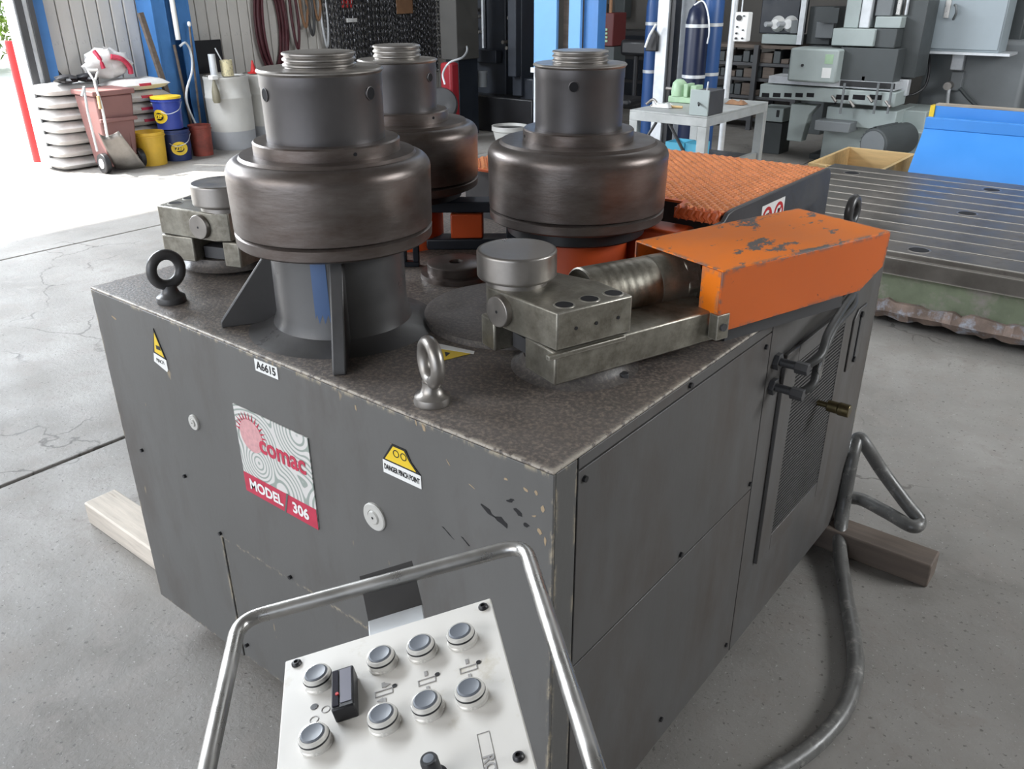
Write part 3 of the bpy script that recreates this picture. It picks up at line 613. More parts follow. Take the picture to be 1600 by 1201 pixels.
for i in range(13):
    a = PI*(0.05+0.9*i/12); c_, s_ = math.cos(a), math.sin(a)
    ry.prism([(0.030*c_-0.004*s_, 0.030*s_+0.004*c_), (0.030*c_+0.004*s_, 0.030*s_-0.004*c_), (0.058*c_, 0.058*s_)], 0, 0.0005, Mx)
ry.build('sun_rays', M['crimson'], npl)
tg = MB().box(-0.757, -0.682, -0.0015, -0.0002, 1.007, 1.034).build('number_label', M['white'], mc)
text('lettering', 'A6615', 0.024, F(-0.7195, 1.0205, 0.0018), M['black'], tg, bold=0.0005)
s2 = MB().box(-0.388, -0.290, -0.0015, -0.0002, 0.903, 0.931).build('danger_label', M['white'], mc)
text('lettering', 'DANGER PINCH POINT', 0.0155, F(-0.339, 0.917, 0.0018), M['black'], s2, bold=0.0004, sx=0.56)
MB().prism([(-0.388, 0.931), (-0.290, 0.931), (-0.312, 0.950), (-0.325, 0.972), (-0.36, 0.972)], 0.0002, 0.0015, FR).build('danger_triangle', M['black'], s2)
MB().prism([(-0.381, 0.9345), (-0.301, 0.9345), (-0.317, 0.950), (-0.329, 0.968), (-0.357, 0.968)], 0.0015, 0.0019, FR).build('yellow_field', M['yellow'], s2)
for xx in (-0.350, -0.331):
    MB().lathe([(0.006, 0), (0.006, 0.0004), (0.0078, 0.0004), (0.0078, 0)], seg=20, M=F(xx, 0.955, 0.002)).build('gear_mark', M['black'], s2)
s1 = MB().prism([(-1.170, 0.938), (-1.118, 0.932), (-1.118, 0.906), (-1.124, 0.900), (-1.176, 0.914)], 0.0002, 0.002, FR).build('danger_label', M['white'], mc, label='curled danger label by the left corner')
text('lettering', 'PINCH', 0.014, F(-1.146, 0.921, 0.0022), M['black'], s1, sx=0.8)
MB().prism([(-1.170, 0.938), (-1.118, 0.932), (-1.150, 1.004)], 0.0002, 0.0018, FR).build('danger_triangle', M['black'], s1)
MB().prism([(-1.164, 0.942), (-1.124, 0.937), (-1.149, 0.994)], 0.0018, 0.0022, FR).build('yellow_field', M['yellow'], s1)
MB().box(-1.152, -1.134, -0.0026, -0.0022, 0.952, 0.962).build('hand_mark', M['black'], s1)
zt = T+0.0003
s3 = MB().prism([(-0.492, 0.263), (-0.403, 0.279), (-0.396, 0.268), (-0.480, 0.243)], zt, zt+0.001).build('danger_label', M['white'], mc)
MB().prism([(-0.480, 0.241), (-0.402, 0.265), (-0.425, 0.200)], zt, zt+0.001).build('danger_triangle', M['yellow'], s3)
MB().prism([(-0.448, 0.238), (-0.436, 0.242), (-0.430, 0.222)], zt+0.001, zt+0.0014).build('hand_mark', M['black'], s3)
for xx, z_, r_ in ((-1.042, 0.793, 0.0195), (-0.424, 0.788, 0.030)):
    dd = MB().lathe([(r_, 0), (r_, 0.004), (r_*0.93, 0.006), (r_*0.55, 0.006), (r_*0.52, 0.004), (r_*0.42, 0.0085), (0, 0.0085)], seg=40, M=F(xx, z_)).build('cover_disc', M['drum'], mc)
    MB().lathe([(r_*0.1, 0.0086), (0, 0.009)], seg=12, M=F(xx, z_)).build('centre_mark', M['black'], dd)

def chip(px, py, a, b_, ang, sd_):
    q = on(px, py, 0, 1); rn = random.Random(sd_); n = 9
    return [(q.x+math.cos(ang)*a*math.cos(2*PI*i/n)*rn.uniform(0.5, 1.1)-math.sin(ang)*b_*math.sin(2*PI*i/n), q.z+math.sin(ang)*a*math.cos(2*PI*i/n)+math.cos(ang)*b_*math.sin(2*PI*i/n)*rn.uniform(0.5, 1.1)) for i in range(n)]
ch = MB(); k = 0
for px, py, a, b_, ang in ((700, 832, 0.017, 0.0020, -0.5), (728, 846, 0.014, 0.0016, -0.5), (762, 797, 0.020, 0.0055, -0.35), (785, 815, 0.018, 0.008, -0.3), (810, 800, 0.012, 0.006, -0.2), (798, 782, 0.010, 0.004, 0.4), (822, 820, 0.008, 0.005, 0.2)):
    ch.prism(chip(px, py, a, b_, ang, k), 0.0001, 0.0004, FR); k += 1
ch.build('scuff', M['black'], mc, kind='stuff')
ch = MB()
for px, py, a, b_, ang in ((790, 748, 0.006, 0.003, 0.1), (822, 765, 0.007, 0.004, -0.3), (838, 770, 0.004, 0.006, 0.3), (848, 795, 0.005, 0.008, 0.0), (843, 830, 0.005, 0.007, 0.5), (852, 845, 0.003, 0.010, 0.0), (835, 806, 0.006, 0.002, 0.3), (556, 637, 0.003, 0.008, 0.1), (662, 668, 0.004, 0.010, 0.1), (650, 660, 0.003, 0.006, 0.2), (178, 496, 0.014, 0.003, -0.2), (738, 760, 0.010, 0.001, -0.3), (700, 722, 0.008, 0.0012, -0.7), (845, 900, 0.003, 0.008, 0.2), (612, 694, 0.008, 0.0012, -0.4)):
    ch.prism(chip(px, py, a, b_, ang, k), 0.0001, 0.0004, FR); k += 1
ch.build('paint_chip', flat('bare tan primer', (0.36, 0.27, 0.17), 0.6), mc, kind='stuff')

# timbers under the machine
MB().box(-2.10, -0.2, 0.10, 0.215, 0.0, B).build('timber', M['woodlight'], bevel=0.006, label='pale weathered timber poking out under the left front corner', cat='timber')
MB().box(-1.9, 0.33, 1.56, 1.66, 0.0, B).build('timber', M['wooddark'], bevel=0.006, label='dark oily timber poking out under the rear right corner', cat='timber')

# ---- conduit hose
H = lambda px, py, z: on(px, py, z)
pts = [(-0.10, 1.69, 0.09), (-0.02, 1.705, 0.13), H(1352, 745, 0.22), H(1341, 693, 0.34), Vector((0.030, 1.66, 0.30)), H(1322, 775, 0.16), H(1313, 850, 0.055), H(1322, 930, 0.022), H(1334, 1000, 0.022), H(1334, 1060, 0.022), H(1305, 1125, 0.022), H(1240, 1190, 0.022), H(1130, 1250, 0.022), H(980, 1300, 0.022)]
pts = [Vector(p) for p in pts]
loop = [H(1338, 778, 0.10), H(1385, 800, 0.108), H(1425, 822, 0.108), H(1436, 812, 0.115), H(1415, 785, 0.16), H(1378, 735, 0.25), H(1352, 695, 0.34), H(1340, 686, 0.355), H(1330, 720, 0.30), H(1318, 790, 0.14), H(1312, 850, 0.05), H(1322, 930, 0.022), H(1334, 1000, 0.022), H(1335, 1060, 0.022), H(1308, 1125, 0.022), H(1240, 1188, 0.022), H(1120, 1250, 0.022), H(960, 1300, 0.022)]
loop = [Vector((-0.06, 1.70, 0.10))] + loop
MB().tube(bez(loop, 8), 0.0225, 16).build('conduit_hose', M['rubber'], smooth=60, label='thick grey conduit hose looping from the machine onto the floor', cat='hose')

# ================================================================ CONTROL CONSOLE
rw = Vector((0.6258, 0.7522, 0.2064)).normalized(); uw = Vector((-0.7615, 0.6465, -0.0472)); uw = (uw-rw*uw.dot(rw)).normalized(); nw = rw.cross(uw).normalized()
if nw.z < 0: nw = -nw
K = 0.85/0.8
dpt = CAM + ray(450, 1031)*0.85
CM = Matrix(((rw.x, uw.x, nw.x, dpt.x), (rw.y, uw.y, nw.y, dpt.y), (rw.z, uw.z, nw.z, dpt.z), (0, 0, 0, 1)))
cc = CM @ Vector((0.106, -0.16, 0))
con = empty('control_console', (cc.x, cc.y, 0), 'off white push button control console with tubular steel frame on a stand', 'control panel')
MB().box(-0.003, 0.211, -0.325, -0.004, -0.11, -0.003, CM).build('console_box', M['castgrey'], con, bevel=0.004)
fp = MB().box(-0.003, 0.213, -0.33, 0, -0.003, 0, CM).build('face_plate', M['panelwhite'], con, bevel=0.0015)
for a, b_ in ((0.0095, -0.010), (0.2035, -0.012), (0.201, -0.207), (0.0095, -0.207), (0.0095, -0.318), (0.203, -0.318)):
    s_ = MB(); s_.lathe([(0.0052, 0), (0.0050, 0.002), (0.0035, 0.0035), (0.0022, 0.0036), (0.002, 0.002), (0, 0.002)], (a, b_, 0), 16, CM); s_.build('screw', M['black'], fp)
btn = [(0.0319, -0.0445), (0.0910, -0.0461), (0.1282, -0.0473), (0.1657, -0.0484), (0.0305, -0.1161), (0.0888, -0.1183), (0.1263, -0.1187), (0.1638, -0.1206)]
for a, b_ in btn:
    a = a*K; b_ = b_*K
    rg = MB().lathe([(0.0150, 0), (0.0150, 0.002), (0.0140, 0.003), (0.0138, 0.010), (0.0128, 0.0125), (0.0112, 0.0127), (0.0108, 0.011), (0, 0.011)], (a, b_, 0), 40, CM).build('push_button', M['btnring'], con)
    MB().lathe([(0.01385, 0.0072), (0.0142, 0.0078), (0.0142, 0.0088), (0.01385, 0.0094)], (a, b_, 0), 40, CM).build('seal_ring', M['black'], rg)
    MB().lathe([(0.0111, 0.0115), (0.0109, 0.0130), (0.0095, 0.0140), (0.0075, 0.0136), (0, 0.0130)], (a, b_, 0), 40, CM).build('button_cap', M['btncap'], rg)
# digital meter
mt = MB().box(0.0500, 0.0712, -0.1075, -0.0555, 0, 0.016, CM).build('meter', M['black'], con, bevel=0.0015)
MB().box(0.0585, 0.0690, -0.1015, -0.0585, 0.0160, 0.0166, CM).build('meter_face', M['meterface'], mt)
MB().box(0.0515, 0.0570, -0.1040, -0.0585, 0.0160, 0.0170, CM).build('meter_scale', M['amber'], mt)
MB().cyl(CM @ Vector((0.0560, -0.090, 0.0165)), CM @ Vector((0.0560, -0.090, 0.0180)), 0.0016, 12).build('red_pointer', M['red'], mt)
# printed symbols
for (a, b_, arrow) in ((0.0896*K, -0.0825*K, 1), (0.1281*K, -0.0850*K, 0), (0.1656*K, -0.0861*K, 0)):
    s_ = MB(); t_ = 0.0007
    s_.box(a-0.008, a+0.008, b_+0.0028, b_+0.0036, 0, t_, CM); s_.box(a-0.008, a+0.008, b_-0.0036, b_-0.0028, 0, t_, CM); s_.box(a-0.0085, a-0.0077, b_-0.0036, b_+0.0036, 0, t_, CM); s_.box(a+0.0077, a+0.0085, b_-0.0036, b_+0.0036, 0, t_, CM)
    s_.box(a-0.0015, a+0.0015, b_+0.007, b_+0.013, 0, t_, CM); s_.box(a-0.0015, a+0.0015, b_-0.013, b_-0.007, 0, t_, CM)
    if arrow:
        s_.prism([(a+0.001, b_+0.012), (a+0.007, b_+0.0085), (a+0.001, b_+0.006)], 0, t_, CM); s_.prism([(a-0.001, b_-0.012), (a-0.007, b_-0.0085), (a-0.001, b_-0.006)], 0, t_, CM)
    s_.build('printed_symbol', M['print_grey'], fp, smooth=0)
    MB().lathe([(0.0024, 0), (0.0024, 0.0006), (0, 0.0006)], (a+0.0105, b_+0.0045, 0), 14, CM).build('printed_dot', M['black'], fp)
MB().lathe([(0.0036, 0), (0.0036, 0.0006), (0, 0.0006)], (0.0273*K, -0.073*K, 0), 20, CM).build('printed_dot', M['darkgrey'], fp)
for a, b_ in ((0.0377, -0.0805), (0.0276, -0.0885)):
    MB().lathe([(0.0036, 0), (0.0036, 0.0005), (0.0043, 0.0005), (0.0043, 0)], (a*K, b_*K, 0), 20, CM).build('printed_ring', M['print_grey'], fp)
lb = MB(); a, b_ = 0.166*K, -0.161*K
for q_ in ((a-0.005, a+0.006, b_, b_+0.0004), (a-0.005, a-0.0046, b_-0.075, b_), (a+0.0056, a+0.006, b_-0.075, b_)): lb.box(*q_, 0, 0.0005, CM)
lb.build('label_frame', M['print_grey'], fp)
text('lettering', 'ROLL', 0.0135, CM @ Matrix.Translation((a+0.0005, b_-0.040, 0.0004)) @ Matrix.Rotation(-PI/2, 4, 'Z'), M['print_grey'], fp, bold=0.0002)
kc = CM @ Matrix.Translation((0.1245*K, -0.190*K, 0))
kn = MB().lathe([(0.011, 0), (0.011, 0.004), (0.0075, 0.005), (0.0075, 0.022), (0.0065, 0.024), (0, 0.024)], seg=28, M=kc).build('selector_knob', M['black'], con)
MB().lathe([(0.0045, 0.0241), (0, 0.0245)], seg=16, M=kc).build('knob_cap', M['btncap'], kn)
# tube frame, bracket, stand
S_ = lambda r_, u_, z_=-0.004: CM @ Vector((r_*K, u_*K, z_))
MB().tube(fillet([S_(-0.085, -0.33, -0.05), S_(-0.0655, -0.11), S_(-0.058, 0.092), S_(0.250, 0.074), S_(0.2415, -0.227), S_(0.238, -0.36, -0.05)], 0.028), 0.0085, 20).build('handle_frame', M['chrome'], con, label='bent bright steel tube')
MB().tube([S_(-0.085, -0.33, -0.05), S_(0.238, -0.36, -0.05)], 0.0085, 12).build('frame_crossbar', M['chrome'], con)
MB().box(0.078, 0.139, -0.006, 0.055, -0.028, -0.024, CM).build('bracket', M['galv'], con, bevel=0.001)
MB().prism([(0.055, -0.026), (0.100, 0.004), (0.100, 0.001), (0.056, -0.029)], 0.078, 0.139, CM @ Matrix(((0, 0, 1, 0), (1, 0, 0, 0), (0, 1, 0, 0), (0, 0, 0, 1)))).build('bracket_flange', M['castgrey'], con)
bt = CM @ Vector((0.106, -0.16, -0.10))
MB().cyl((bt.x, bt.y, 0.03), (bt.x, bt.y, bt.z), 0.030, 24).build('stand_post', M['castgrey'], con)
MB().lathe([(0.16, 0), (0.16, 0.02), (0.05, 0.035), (0, 0.035)], (bt.x, bt.y, 0), 40).build('stand_base', M['castgrey'], con)

# ================================================================ T-SLOT FLOOR PLATE
TZ = 0.42
ts = empty('slotted_floor_plate', (0.6, 4.9, 0), 'long slotted iron bed plate with green flaking base behind the machine', 'table')
MB().box(-1.62, 3.4, 3.84, 6.02, 0.12, 0.29).build('base', M['platebase'], ts, bevel=0.006)
# ragged rusty foot
ft = MB(); n = 120; vs = []; fs = []
for i in range(n+1):
    xx = -1.62+5.02*i/n; r_ = 0.02*random.random()
    vs += [(xx, 3.82-r_, 0.125+0.03*random.random()), (xx, 3.80-0.02*random.random(), 0.085), (xx, 3.83-r_, 0.035+0.02*random.random()), (xx, 4.1, 0.035), (xx, 4.1, 0.13)]
for i in range(n):
    for k in range(5): fs.append((i*5+k, i*5+(k+1) % 5, (i+1)*5+(k+1) % 5, (i+1)*5+k))
ft.add(vs, fs).build('foot', M['rustbase'], ts, smooth=20)
MB().box(-1.5, 3.3, 4.1, 6.0, 0.0, 0.12).build('plinth', M['rustbase'], ts)
MB().box(-1.62, 3.4, 3.80, 6.05, 0.29, TZ-0.035).build('table_plate', M['plate'], ts, bevel=0.004)
nb = 11; pit = (6.05-3.80)/nb
for i in range(nb):
    MB().box(-1.62, 3.4, 3.80+i*pit+(0.010 if i else 0), 3.80+(i+1)*pit-0.010, TZ-0.035, TZ).build('slot_bar', M['plate'], ts, bevel=0.003, smooth=0)
for px, py in ((1443, 385), (1508, 336), (1550, 296), (1325, 273)):
    q_ = on(px, py, TZ); i = int((q_.y-3.8)/pit); yc = 3.8+(i+0.5)*pit
    h_ = MB().lathe([(0.052, TZ), (0.052, TZ+0.0015), (0.060, TZ+0.001), (0.062, TZ)], (q_.x, yc, 0), 32).build('lifting_hole', M['rim'], ts)
    MB().lathe([(0, TZ+0.0008), (0.052, TZ+0.0008)], (q_.x, yc, 0), 32).build('hole_bore', M['darkhole'], h_)

# ---- blue sheet covers
def ybox(x0, y0, x1, y1, Y, dep, mb=None, ref=None):
    mb = mb or MB(); ym = (y0+y1)/2; xm = (x0+x1)/2
    A = on(x0, ym, Y, 1); Bp = on(x1, ym, Y, 1); t_ = on(xm, y0, Y, 1).z; b_ = on(xm, y1, Y, 1).z
    mb.box(A.x, Bp.x, Y, Y+dep, b_, t_); return mb
bl = empty('sheet_metal_guard', (0.2, 6.4, 0), 'wide bright blue sheet steel guard standing behind the bed plate', 'guard')
a1 = on(1412, 273, 6.15, 1); a2 = on(1437, 200, 6.40, 1); a3 = on(1452, 183, 6.42, 1)
MB().prism([(6.15, 0.0), (6.15, a1.z-0.0), (6.40, a2.z), (6.43, a2.z), (6.43, 0.0)], a1.x+0.02, 1.6, Matrix(((0, 0, 1, 0), (1, 0, 0, 0), (0, 1, 0, 0), (0, 0, 0, 1)))).build('front_sheet', M['blue'], bl, bevel=0.003)
MB().box(a2.x+0.03, 1.6, 6.40, 6.46, a2.z+0.002, a3.z).build('top_lip', M['blue'], bl, bevel=0.003)
b2 = empty('sheet_metal_guard', (0.2, 6.7, 0), 'taller blue sheet steel guard with a yellow end behind the front one', 'guard')
t1 = on(1462, 165, 6.6, 1)
MB().box(t1.x, 1.6, 6.60, 6.68, 0.0, t1.z).build('sheet', M['blue'], b2, bevel=0.003)
MB().box(t1.x-0.035, t1.x-0.001, 6.59, 6.69, 0.0, t1.z).build('yellow_edge', M['yellow'], b2)
MB().box(t1.x, 1.6, 6.60, 6.69, t1.z+0.001, t1.z+0.014).build('top_board', M['wood'], b2)

# ---- wooden crate
cz = 0.37; c1 = on(1268, 252, cz); c2 = on(1372, 270, cz); c3 = on(1412, 238, cz)
X0, X1 = c1.x, c2.x; Y0 = (c1.y+c2.y)/2; Y1 = min(c3.y, 7.75)
cr = empty('wooden_crate', ((X0+X1)/2, (Y0+Y1)/2, 0), 'open topped raw pine crate beyond the bed plate', 'crate')
for q_ in ((X0, X1, Y0, Y0+0.03), (X0, X1, Y1-0.03, Y1), (X0, X0+0.03, Y0+0.031, Y1-0.031), (X1-0.03, X1, Y0+0.031, Y1-0.031)):
    for z_ in (0.0, 0.19): MB().box(*q_, z_, z_+0.18).build('board', M['pine'], cr, bevel=0.002)
MB().box(X0+0.031, X1-0.031, Y0+0.031, Y1-0.031, 0.0, 0.15).build('crate_floor', M['wooddark'], cr)
MB().box(X0+0.10, X0+0.16, Y0-0.031, Y0-0.001, 0.0, cz).build('batten', M['pine'], cr, bevel=0.002)
q_ = on(1160, 250, 0.25); MB().box(q_.x, q_.x+0.55, q_.y, q_.y+0.10, 0.0, 0.25).build('timber', M['pine'], bevel=0.004, label='pale pine baulk on the floor beyond the tread plate deck', cat='timber')

# ================================================================ MILLING MACHINE
MY = 8.4
ml_ = on(1330, 230, MY, 1)
mm = empty('milling_machine', (ml_.x, MY+0.5, 0), 'pale grey green milling machine with slotted table and round motor', 'machine')
def part(name, mt_, x0, y0, x1, y1, Y, dep, par=mm, bev=0.008, **k):
    return ybox(x0, y0, x1, y1, Y, dep).build(name, M[mt_], par, bevel=bev, **k)
tb = part('table', 'mill', 1186, 138, 1400, 160, MY-0.25, 0.35)
part('table_top', 'galv', 1200, 124, 1400, 136, MY-0.22, 0.32, bev=0.003)
for i in range(5): part('table_slot', 'darkhole', 1190+i*17.5, 145, 1202+i*17.5, 152, MY-0.252, 0.01, tb, 0.004)
for i in range(3): part('table_slot', 'darkhole', 1306+i*26, 148, 1326+i*26, 156, MY-0.252, 0.01, tb, 0.004)
A = on(1236, 162, MY-0.2, 1); B_ = on(1234, 220, MY-0.2, 1)
wdt = 0.18
MB().prism([(A.x, A.z), (A.x+0.28, A.z), (A.x+0.20, A.z-0.10), (A.x+0.16, B_.z), (A.x, B_.z)], MY-0.2, MY-0.05, Matrix(((1, 0, 0, 0), (0, 0, 1, 0), (0, 1, 0, 0), (0, 0, 0, 1)))).build('table_bracket', M['mill'], mm, bevel=0.008)
part('saddle', 'mill', 1290, 170, 1400, 200, MY-0.15, 0.6)
part('knee', 'mill', 1283, 200, 1440, 262, MY-0.1, 0.7)
part('cross_slide', 'millmid', 1272, 190, 1328, 206, MY-0.35, 0.3)
part('gearbox', 'mill', 1385, 172, 1440, 260, MY+0.1, 0.6)
part('base', 'milldark', 1275, 262, 1450, 330, MY-0.1, 1.0)
bz = on(1335, 330, MY-0.1, 1).z
MB().box(A.x+0.2, A.x+1.3, MY, MY+0.9, 0, max(0.05, bz)).build('footing', M['milldark'], mm)
hd = part('head_box', 'mill', 1232, 76, 1308, 129, MY-0.35, 0.35, bev=0.02)
hx = on(1254, 102, MY-0.352, 1); MB().cyl((hx.x, MY-0.35, hx.z), (hx.x, MY-0.365, hx.z), 0.014, 14).build('head_knob', M['black'], hd)
part('notice', 'white', 1284, 106, 1298, 122, MY-0.353, 0.003, hd, 0)
part('label_patch', 'visegreen', 1289, 85, 1302, 100, MY-0.353, 0.003, hd, 0)
part('ram', 'milldark', 1310, 75, 1400, 128, MY-0.2, 0.6)
part('ram_cap', 'mill', 1300, 45, 1366, 72, MY-0.2, 0.5)
part('ram_side', 'milldark', 1366, 45, 1400, 75, MY-0.15, 0.5)
part('belt_guard', 'mill', 1322, -20, 1345, 44, MY-0.1, 0.3); part('belt_guard', 'galv', 1346, -20, 1362, 44, MY-0.1, 0.3)
part('head_motor', 'mill', 1367, 26, 1408, 44, MY-0.1, 0.5); part('head_motor_body', 'millmid', 1370, -20, 1395, 25, MY-0.05, 0.4)
part('chip_tray', 'black', 1312, 128, 1398, 137, MY-0.24, 0.05, bev=0)
part('slideway', 'milldark', 1408, 0, 1440, 122, MY+0.05, 0.4); part('slideway_rail', 'chrome', 1402, -20, 1410, 24, MY, 0.04); part('slideway_rail', 'galv', 1416, -20, 1420, 24, MY, 0.04)
part('bracket_arm', 'galv', 1396, 124, 1418, 150, MY+0.02, 0.1)
for px in (1320, 1373, 1395): 
    a_ = on(px, 130, MY-0.3, 1); b_ = on(px-4, 178, MY-0.3, 1); MB().cyl(a_, (a_.x, a_.y, b_.z), 0.012, 12).build('feed_lever', M['millmid'], mm)
vs_ = part('vice', 'millmid', 1330, 128, 1372, 140, MY-0.2, 0.2); part('vice_jaw', 'galv', 1345, 118, 1352, 130, MY-0.2, 0.15, vs_)
for k in range(4):
    a_ = on(1300+k*28, 150+(k % 2)*8, MY-0.28, 1); MB().cyl(a_, a_+Vector((0.06, -0.03, -0.05)), 0.014, 10).build('handwheel_boss', M['rim'], mm)
mo = on(1364, 226, MY-0.60, 1)
mo_ = MB(); mo_.cyl((mo.x, MY-0.60, mo.z), (mo.x+0.16, MY-0.12, mo.z+0.02), 0.15, 40); mo_ = mo_.build('motor', M['milldark'], mm, bevel=0.01)
MB().cyl((mo.x-0.004, MY-0.614, mo.z), (mo.x, MY-0.601, mo.z), 0.128, 40).build('motor_cap', M['millmid'], mo_, bevel=0.003)
for i in range(14):
    a = PI*(0.0+i/13); d = Vector((math.cos(a), 0, math.sin(a)))
    p_ = Vector((mo.x, MY-0.5, mo.z))+d*0.152; MB().tube([p_, p_+Vector((0.1, 0.30, 0.013))], 0.009, 6).build('motor_fin', M['milldark'], mo_)

# column machine with control cabinet
cm_ = empty('machine_column', (on(1500, 170, 9.3, 1).x, 9.7, 0), 'tall mid grey machine column behind the blue guards', 'machine')
o = ybox(1425, 60, 1585, 330, 9.3, 0.9); o.build('column', M['millmid'], cm_, bevel=0.05)
zb = on(1500, 330, 9.3, 1).z; xa = on(1425, 200, 9.3, 1).x; xb = on(1585, 200, 9.3, 1).x
MB().box(xa+0.06, xb-0.06, 9.35, 10.15, 0, max(zb, 0.02)).build('column_base', M['milldark'], cm_)
ybox(1560, -30, 1600, 110, 9.4, 0.5).build('column_side', M['milldark'], cm_, bevel=0.02)
va = part('valve_block', 'millmid', 1484, 112, 1503, 142, 9.2, 0.1, cm_); part('valve_block_top', 'galv', 1486, 82, 1506, 110, 9.22, 0.08, cm_)
p_ = on(1482, 134, 9.15, 1); MB().cyl((p_.x, 9.2, p_.z), (p_.x, 9.1, p_.z), 0.04, 16).build('valve_stem', M['rim'], cm_)
MB().tube(bez([on(1483, 138, 9.14, 1), on(1481, 150, 9.14, 1), on(1479, 175, 9.2, 1)]), 0.018, 8).build('pipe', M['galv'], cm_)
MB().tube(bez([on(1500, 138, 9.2, 1), on(1512, 152, 9.2, 1), on(1530, 170, 9.22, 1)]), 0.02, 8).build('pipe', M['milldark'], cm_)
cbx = empty('control_cabinet', (on(1510, 40, 8.9, 1).x, 9.0, 0.9), 'blue grey electrical cabinet with a handle mounted on the machine column', 'cabinet')
ybox(1446, -60, 1576, 82, 8.9, 0.35).build('cabinet_body', M['cabinet'], cbx, bevel=0.01)
dr = ybox(1457, -60, 1574, 78, 8.88, 0.018).build('cabinet_door', M['cabinet'], cbx, bevel=0.006)
ybox(1446, 82, 1578, 86, 8.86, 0.39).build('bottom_lip', M['galv'], cbx)
p_ = on(1488, 20, 8.84, 1); hb = MB(); hb.tube(bez([(p_.x, 8.88, p_.z+0.07), (p_.x+0.03, 8.81, p_.z+0.06), (p_.x+0.045, 8.80, p_.z), (p_.x+0.015, 8.86, p_.z-0.06)]), 0.012, 8); hb.build('door_handle', M['millmid'], dr)
ybox(1477, -6, 1485, 28, 8.87, 0.01).build('handle_plate', M['chrome'], dr)
ybox(1435, 62, 1447, 78, 9.0, 0.1).build('hinge_box', M['galv'], cbx)
MB().tube(bez([on(1452, 86, 8.98, 1), on(1452, 110, 8.9, 1), on(1445, 135, 8.8, 1), on(1425, 148, 8.7, 1), on(1408, 146, 8.6, 1), on(1399, 138, 8.45, 1)]), 0.013, 10).build('cable', M['black'], label='black cable looping under the control cabinet', cat='cable')
# pale green machine at the far right
pg = empty('lathe', (on(1600, 60, 10.4, 1).x+0.3, 10.7, 0), 'pale green machine body at the right edge of the view', 'machine')
xg = on(1590, 60, 10.4, 1).x; MB().box(xg, xg+1.2, 10.4, 11.0, 0.75, 2.4).build('headstock', M['mill'], pg, bevel=0.03); MB().box(xg+0.05, xg+1.1, 10.45, 10.9, 0, 0.75).build('bed', M['milldark'], pg)

# ================================================================ WORKBENCH
BZ = 0.85; q1 = on(980, 172, BZ); q2 = on(1105, 181, BZ); q3 = on(1190, 158, BZ)
bx0, bx1, by0, by1 = q1.x, q2.x+0.02, (q1.y+q2.y)/2, q3.y
wbh = empty('workbench', ((bx0+bx1)/2, (by0+by1)/2, 0), 'grey steel welding bench with braced legs and a lower shelf', 'workbench')
MB().box(bx0, bx1, by0, by1, BZ-0.012, BZ).build('bench_top', M['bench'], wbh, bevel=0.002)
for q_ in ((bx0, bx1, by0, by0+0.04), (bx0, bx1, by1-0.04, by1), (bx0, bx0+0.04, by0+0.041, by1-0.041), (bx1-0.04, bx1, by0+0.041, by1-0.041)):
    MB().box(*q_, BZ-0.075, BZ-0.0125).build('apron', M['bench'], wbh, bevel=0.002)
for x_, y_ in ((bx0, by0), (bx1-0.07, by0), (bx0, by1-0.06), (bx1-0.07, by1-0.06)):
    MB().box(x_, x_+0.07, y_, y_+0.06, 0, BZ-0.076).build('leg', M['bench'], wbh, bevel=0.003)
MB().box(bx0+0.05, bx1-0.05, by0+0.1, by1-0.1, 0.42, 0.44).build('shelf', M['darkgrey'], wbh)
MB().box(bx1-0.06, bx1-0.02, by0+0.07, by1-0.07, 0.40, 0.45).build('side_rail', M['bench'], wbh)
MB().tube([(bx0+0.05, by0+0.03, 0.5), (bx0+0.22, by0+0.03, BZ-0.08)], 0.012, 6).build('brace', M['darkgrey'], wbh)
MB().tube([(bx1-0.32, by0+0.03, BZ-0.08), (bx1-0.09, by0+0.03, 0.45)], 0.012, 6).build('brace', M['darkgrey'], wbh)
# grey block on the bench corner
p_ = on(1093, 178, BZ); gb = empty('grey_gearbox', (p_.x+0.05, p_.y+0.1, BZ), 'square grey steel box with a small handle on the near bench corner', 'box')
zt_ = hgt(138, p_); MB().box(bx1-0.15, bx1+0.0, by0, by0+0.012, BZ+0.001, zt_).build('face_plate', M['mill'], gb, bevel=0.004)
MB().box(bx1-0.14, bx1-0.0, by0+0.013, by0+0.25, BZ+0.001, zt_-0.01).build('housing', M['darkgrey'], gb, bevel=0.004)
MB().cyl((bx1-0.08, by0, (BZ+zt_)/2), (bx1-0.05, by0-0.05, (BZ+zt_)/2-0.01), 0.007, 8).build('handle', M['black'], gb)
MB().cyl((bx1-0.06, by0+0.08, zt_-0.01), (bx1-0.055, by0+0.08, zt_+0.05), 0.006, 8).build('lever', M['galv'], gb)
# green vice
p_ = on(1065, 160, BZ); gv = empty('bench_vice', (p_.x, p_.y, BZ), 'pale green cast iron bench vice on the workbench', 'vice')
s_ = 0.01*1.0
MB().box(p_.x-0.10, p_.x+0.12, p_.y-0.05, p_.y+0.05, BZ+0.001, BZ+0.05).build('vice_base', M['visegreen'], gv, bevel=0.008)
MB().lathe([(0.06, BZ+0.05), (0.065, BZ+0.08), (0.055, BZ+0.15), (0.03, BZ+0.175), (0, BZ+0.18)], (p_.x-0.03, p_.y, 0), 24).build('vice_body', M['visegreen'], gv)
MB().box(p_.x+0.04, p_.x+0.075, p_.y-0.06, p_.y+0.06, BZ+0.05, BZ+0.15).build('jaw', M['visegreen'], gv, bevel=0.005)
MB().box(p_.x+0.10, p_.x+0.15, p_.y-0.06, p_.y+0.06, BZ+0.051, BZ+0.14).build('jaw', M['visegreen'], gv, bevel=0.005)
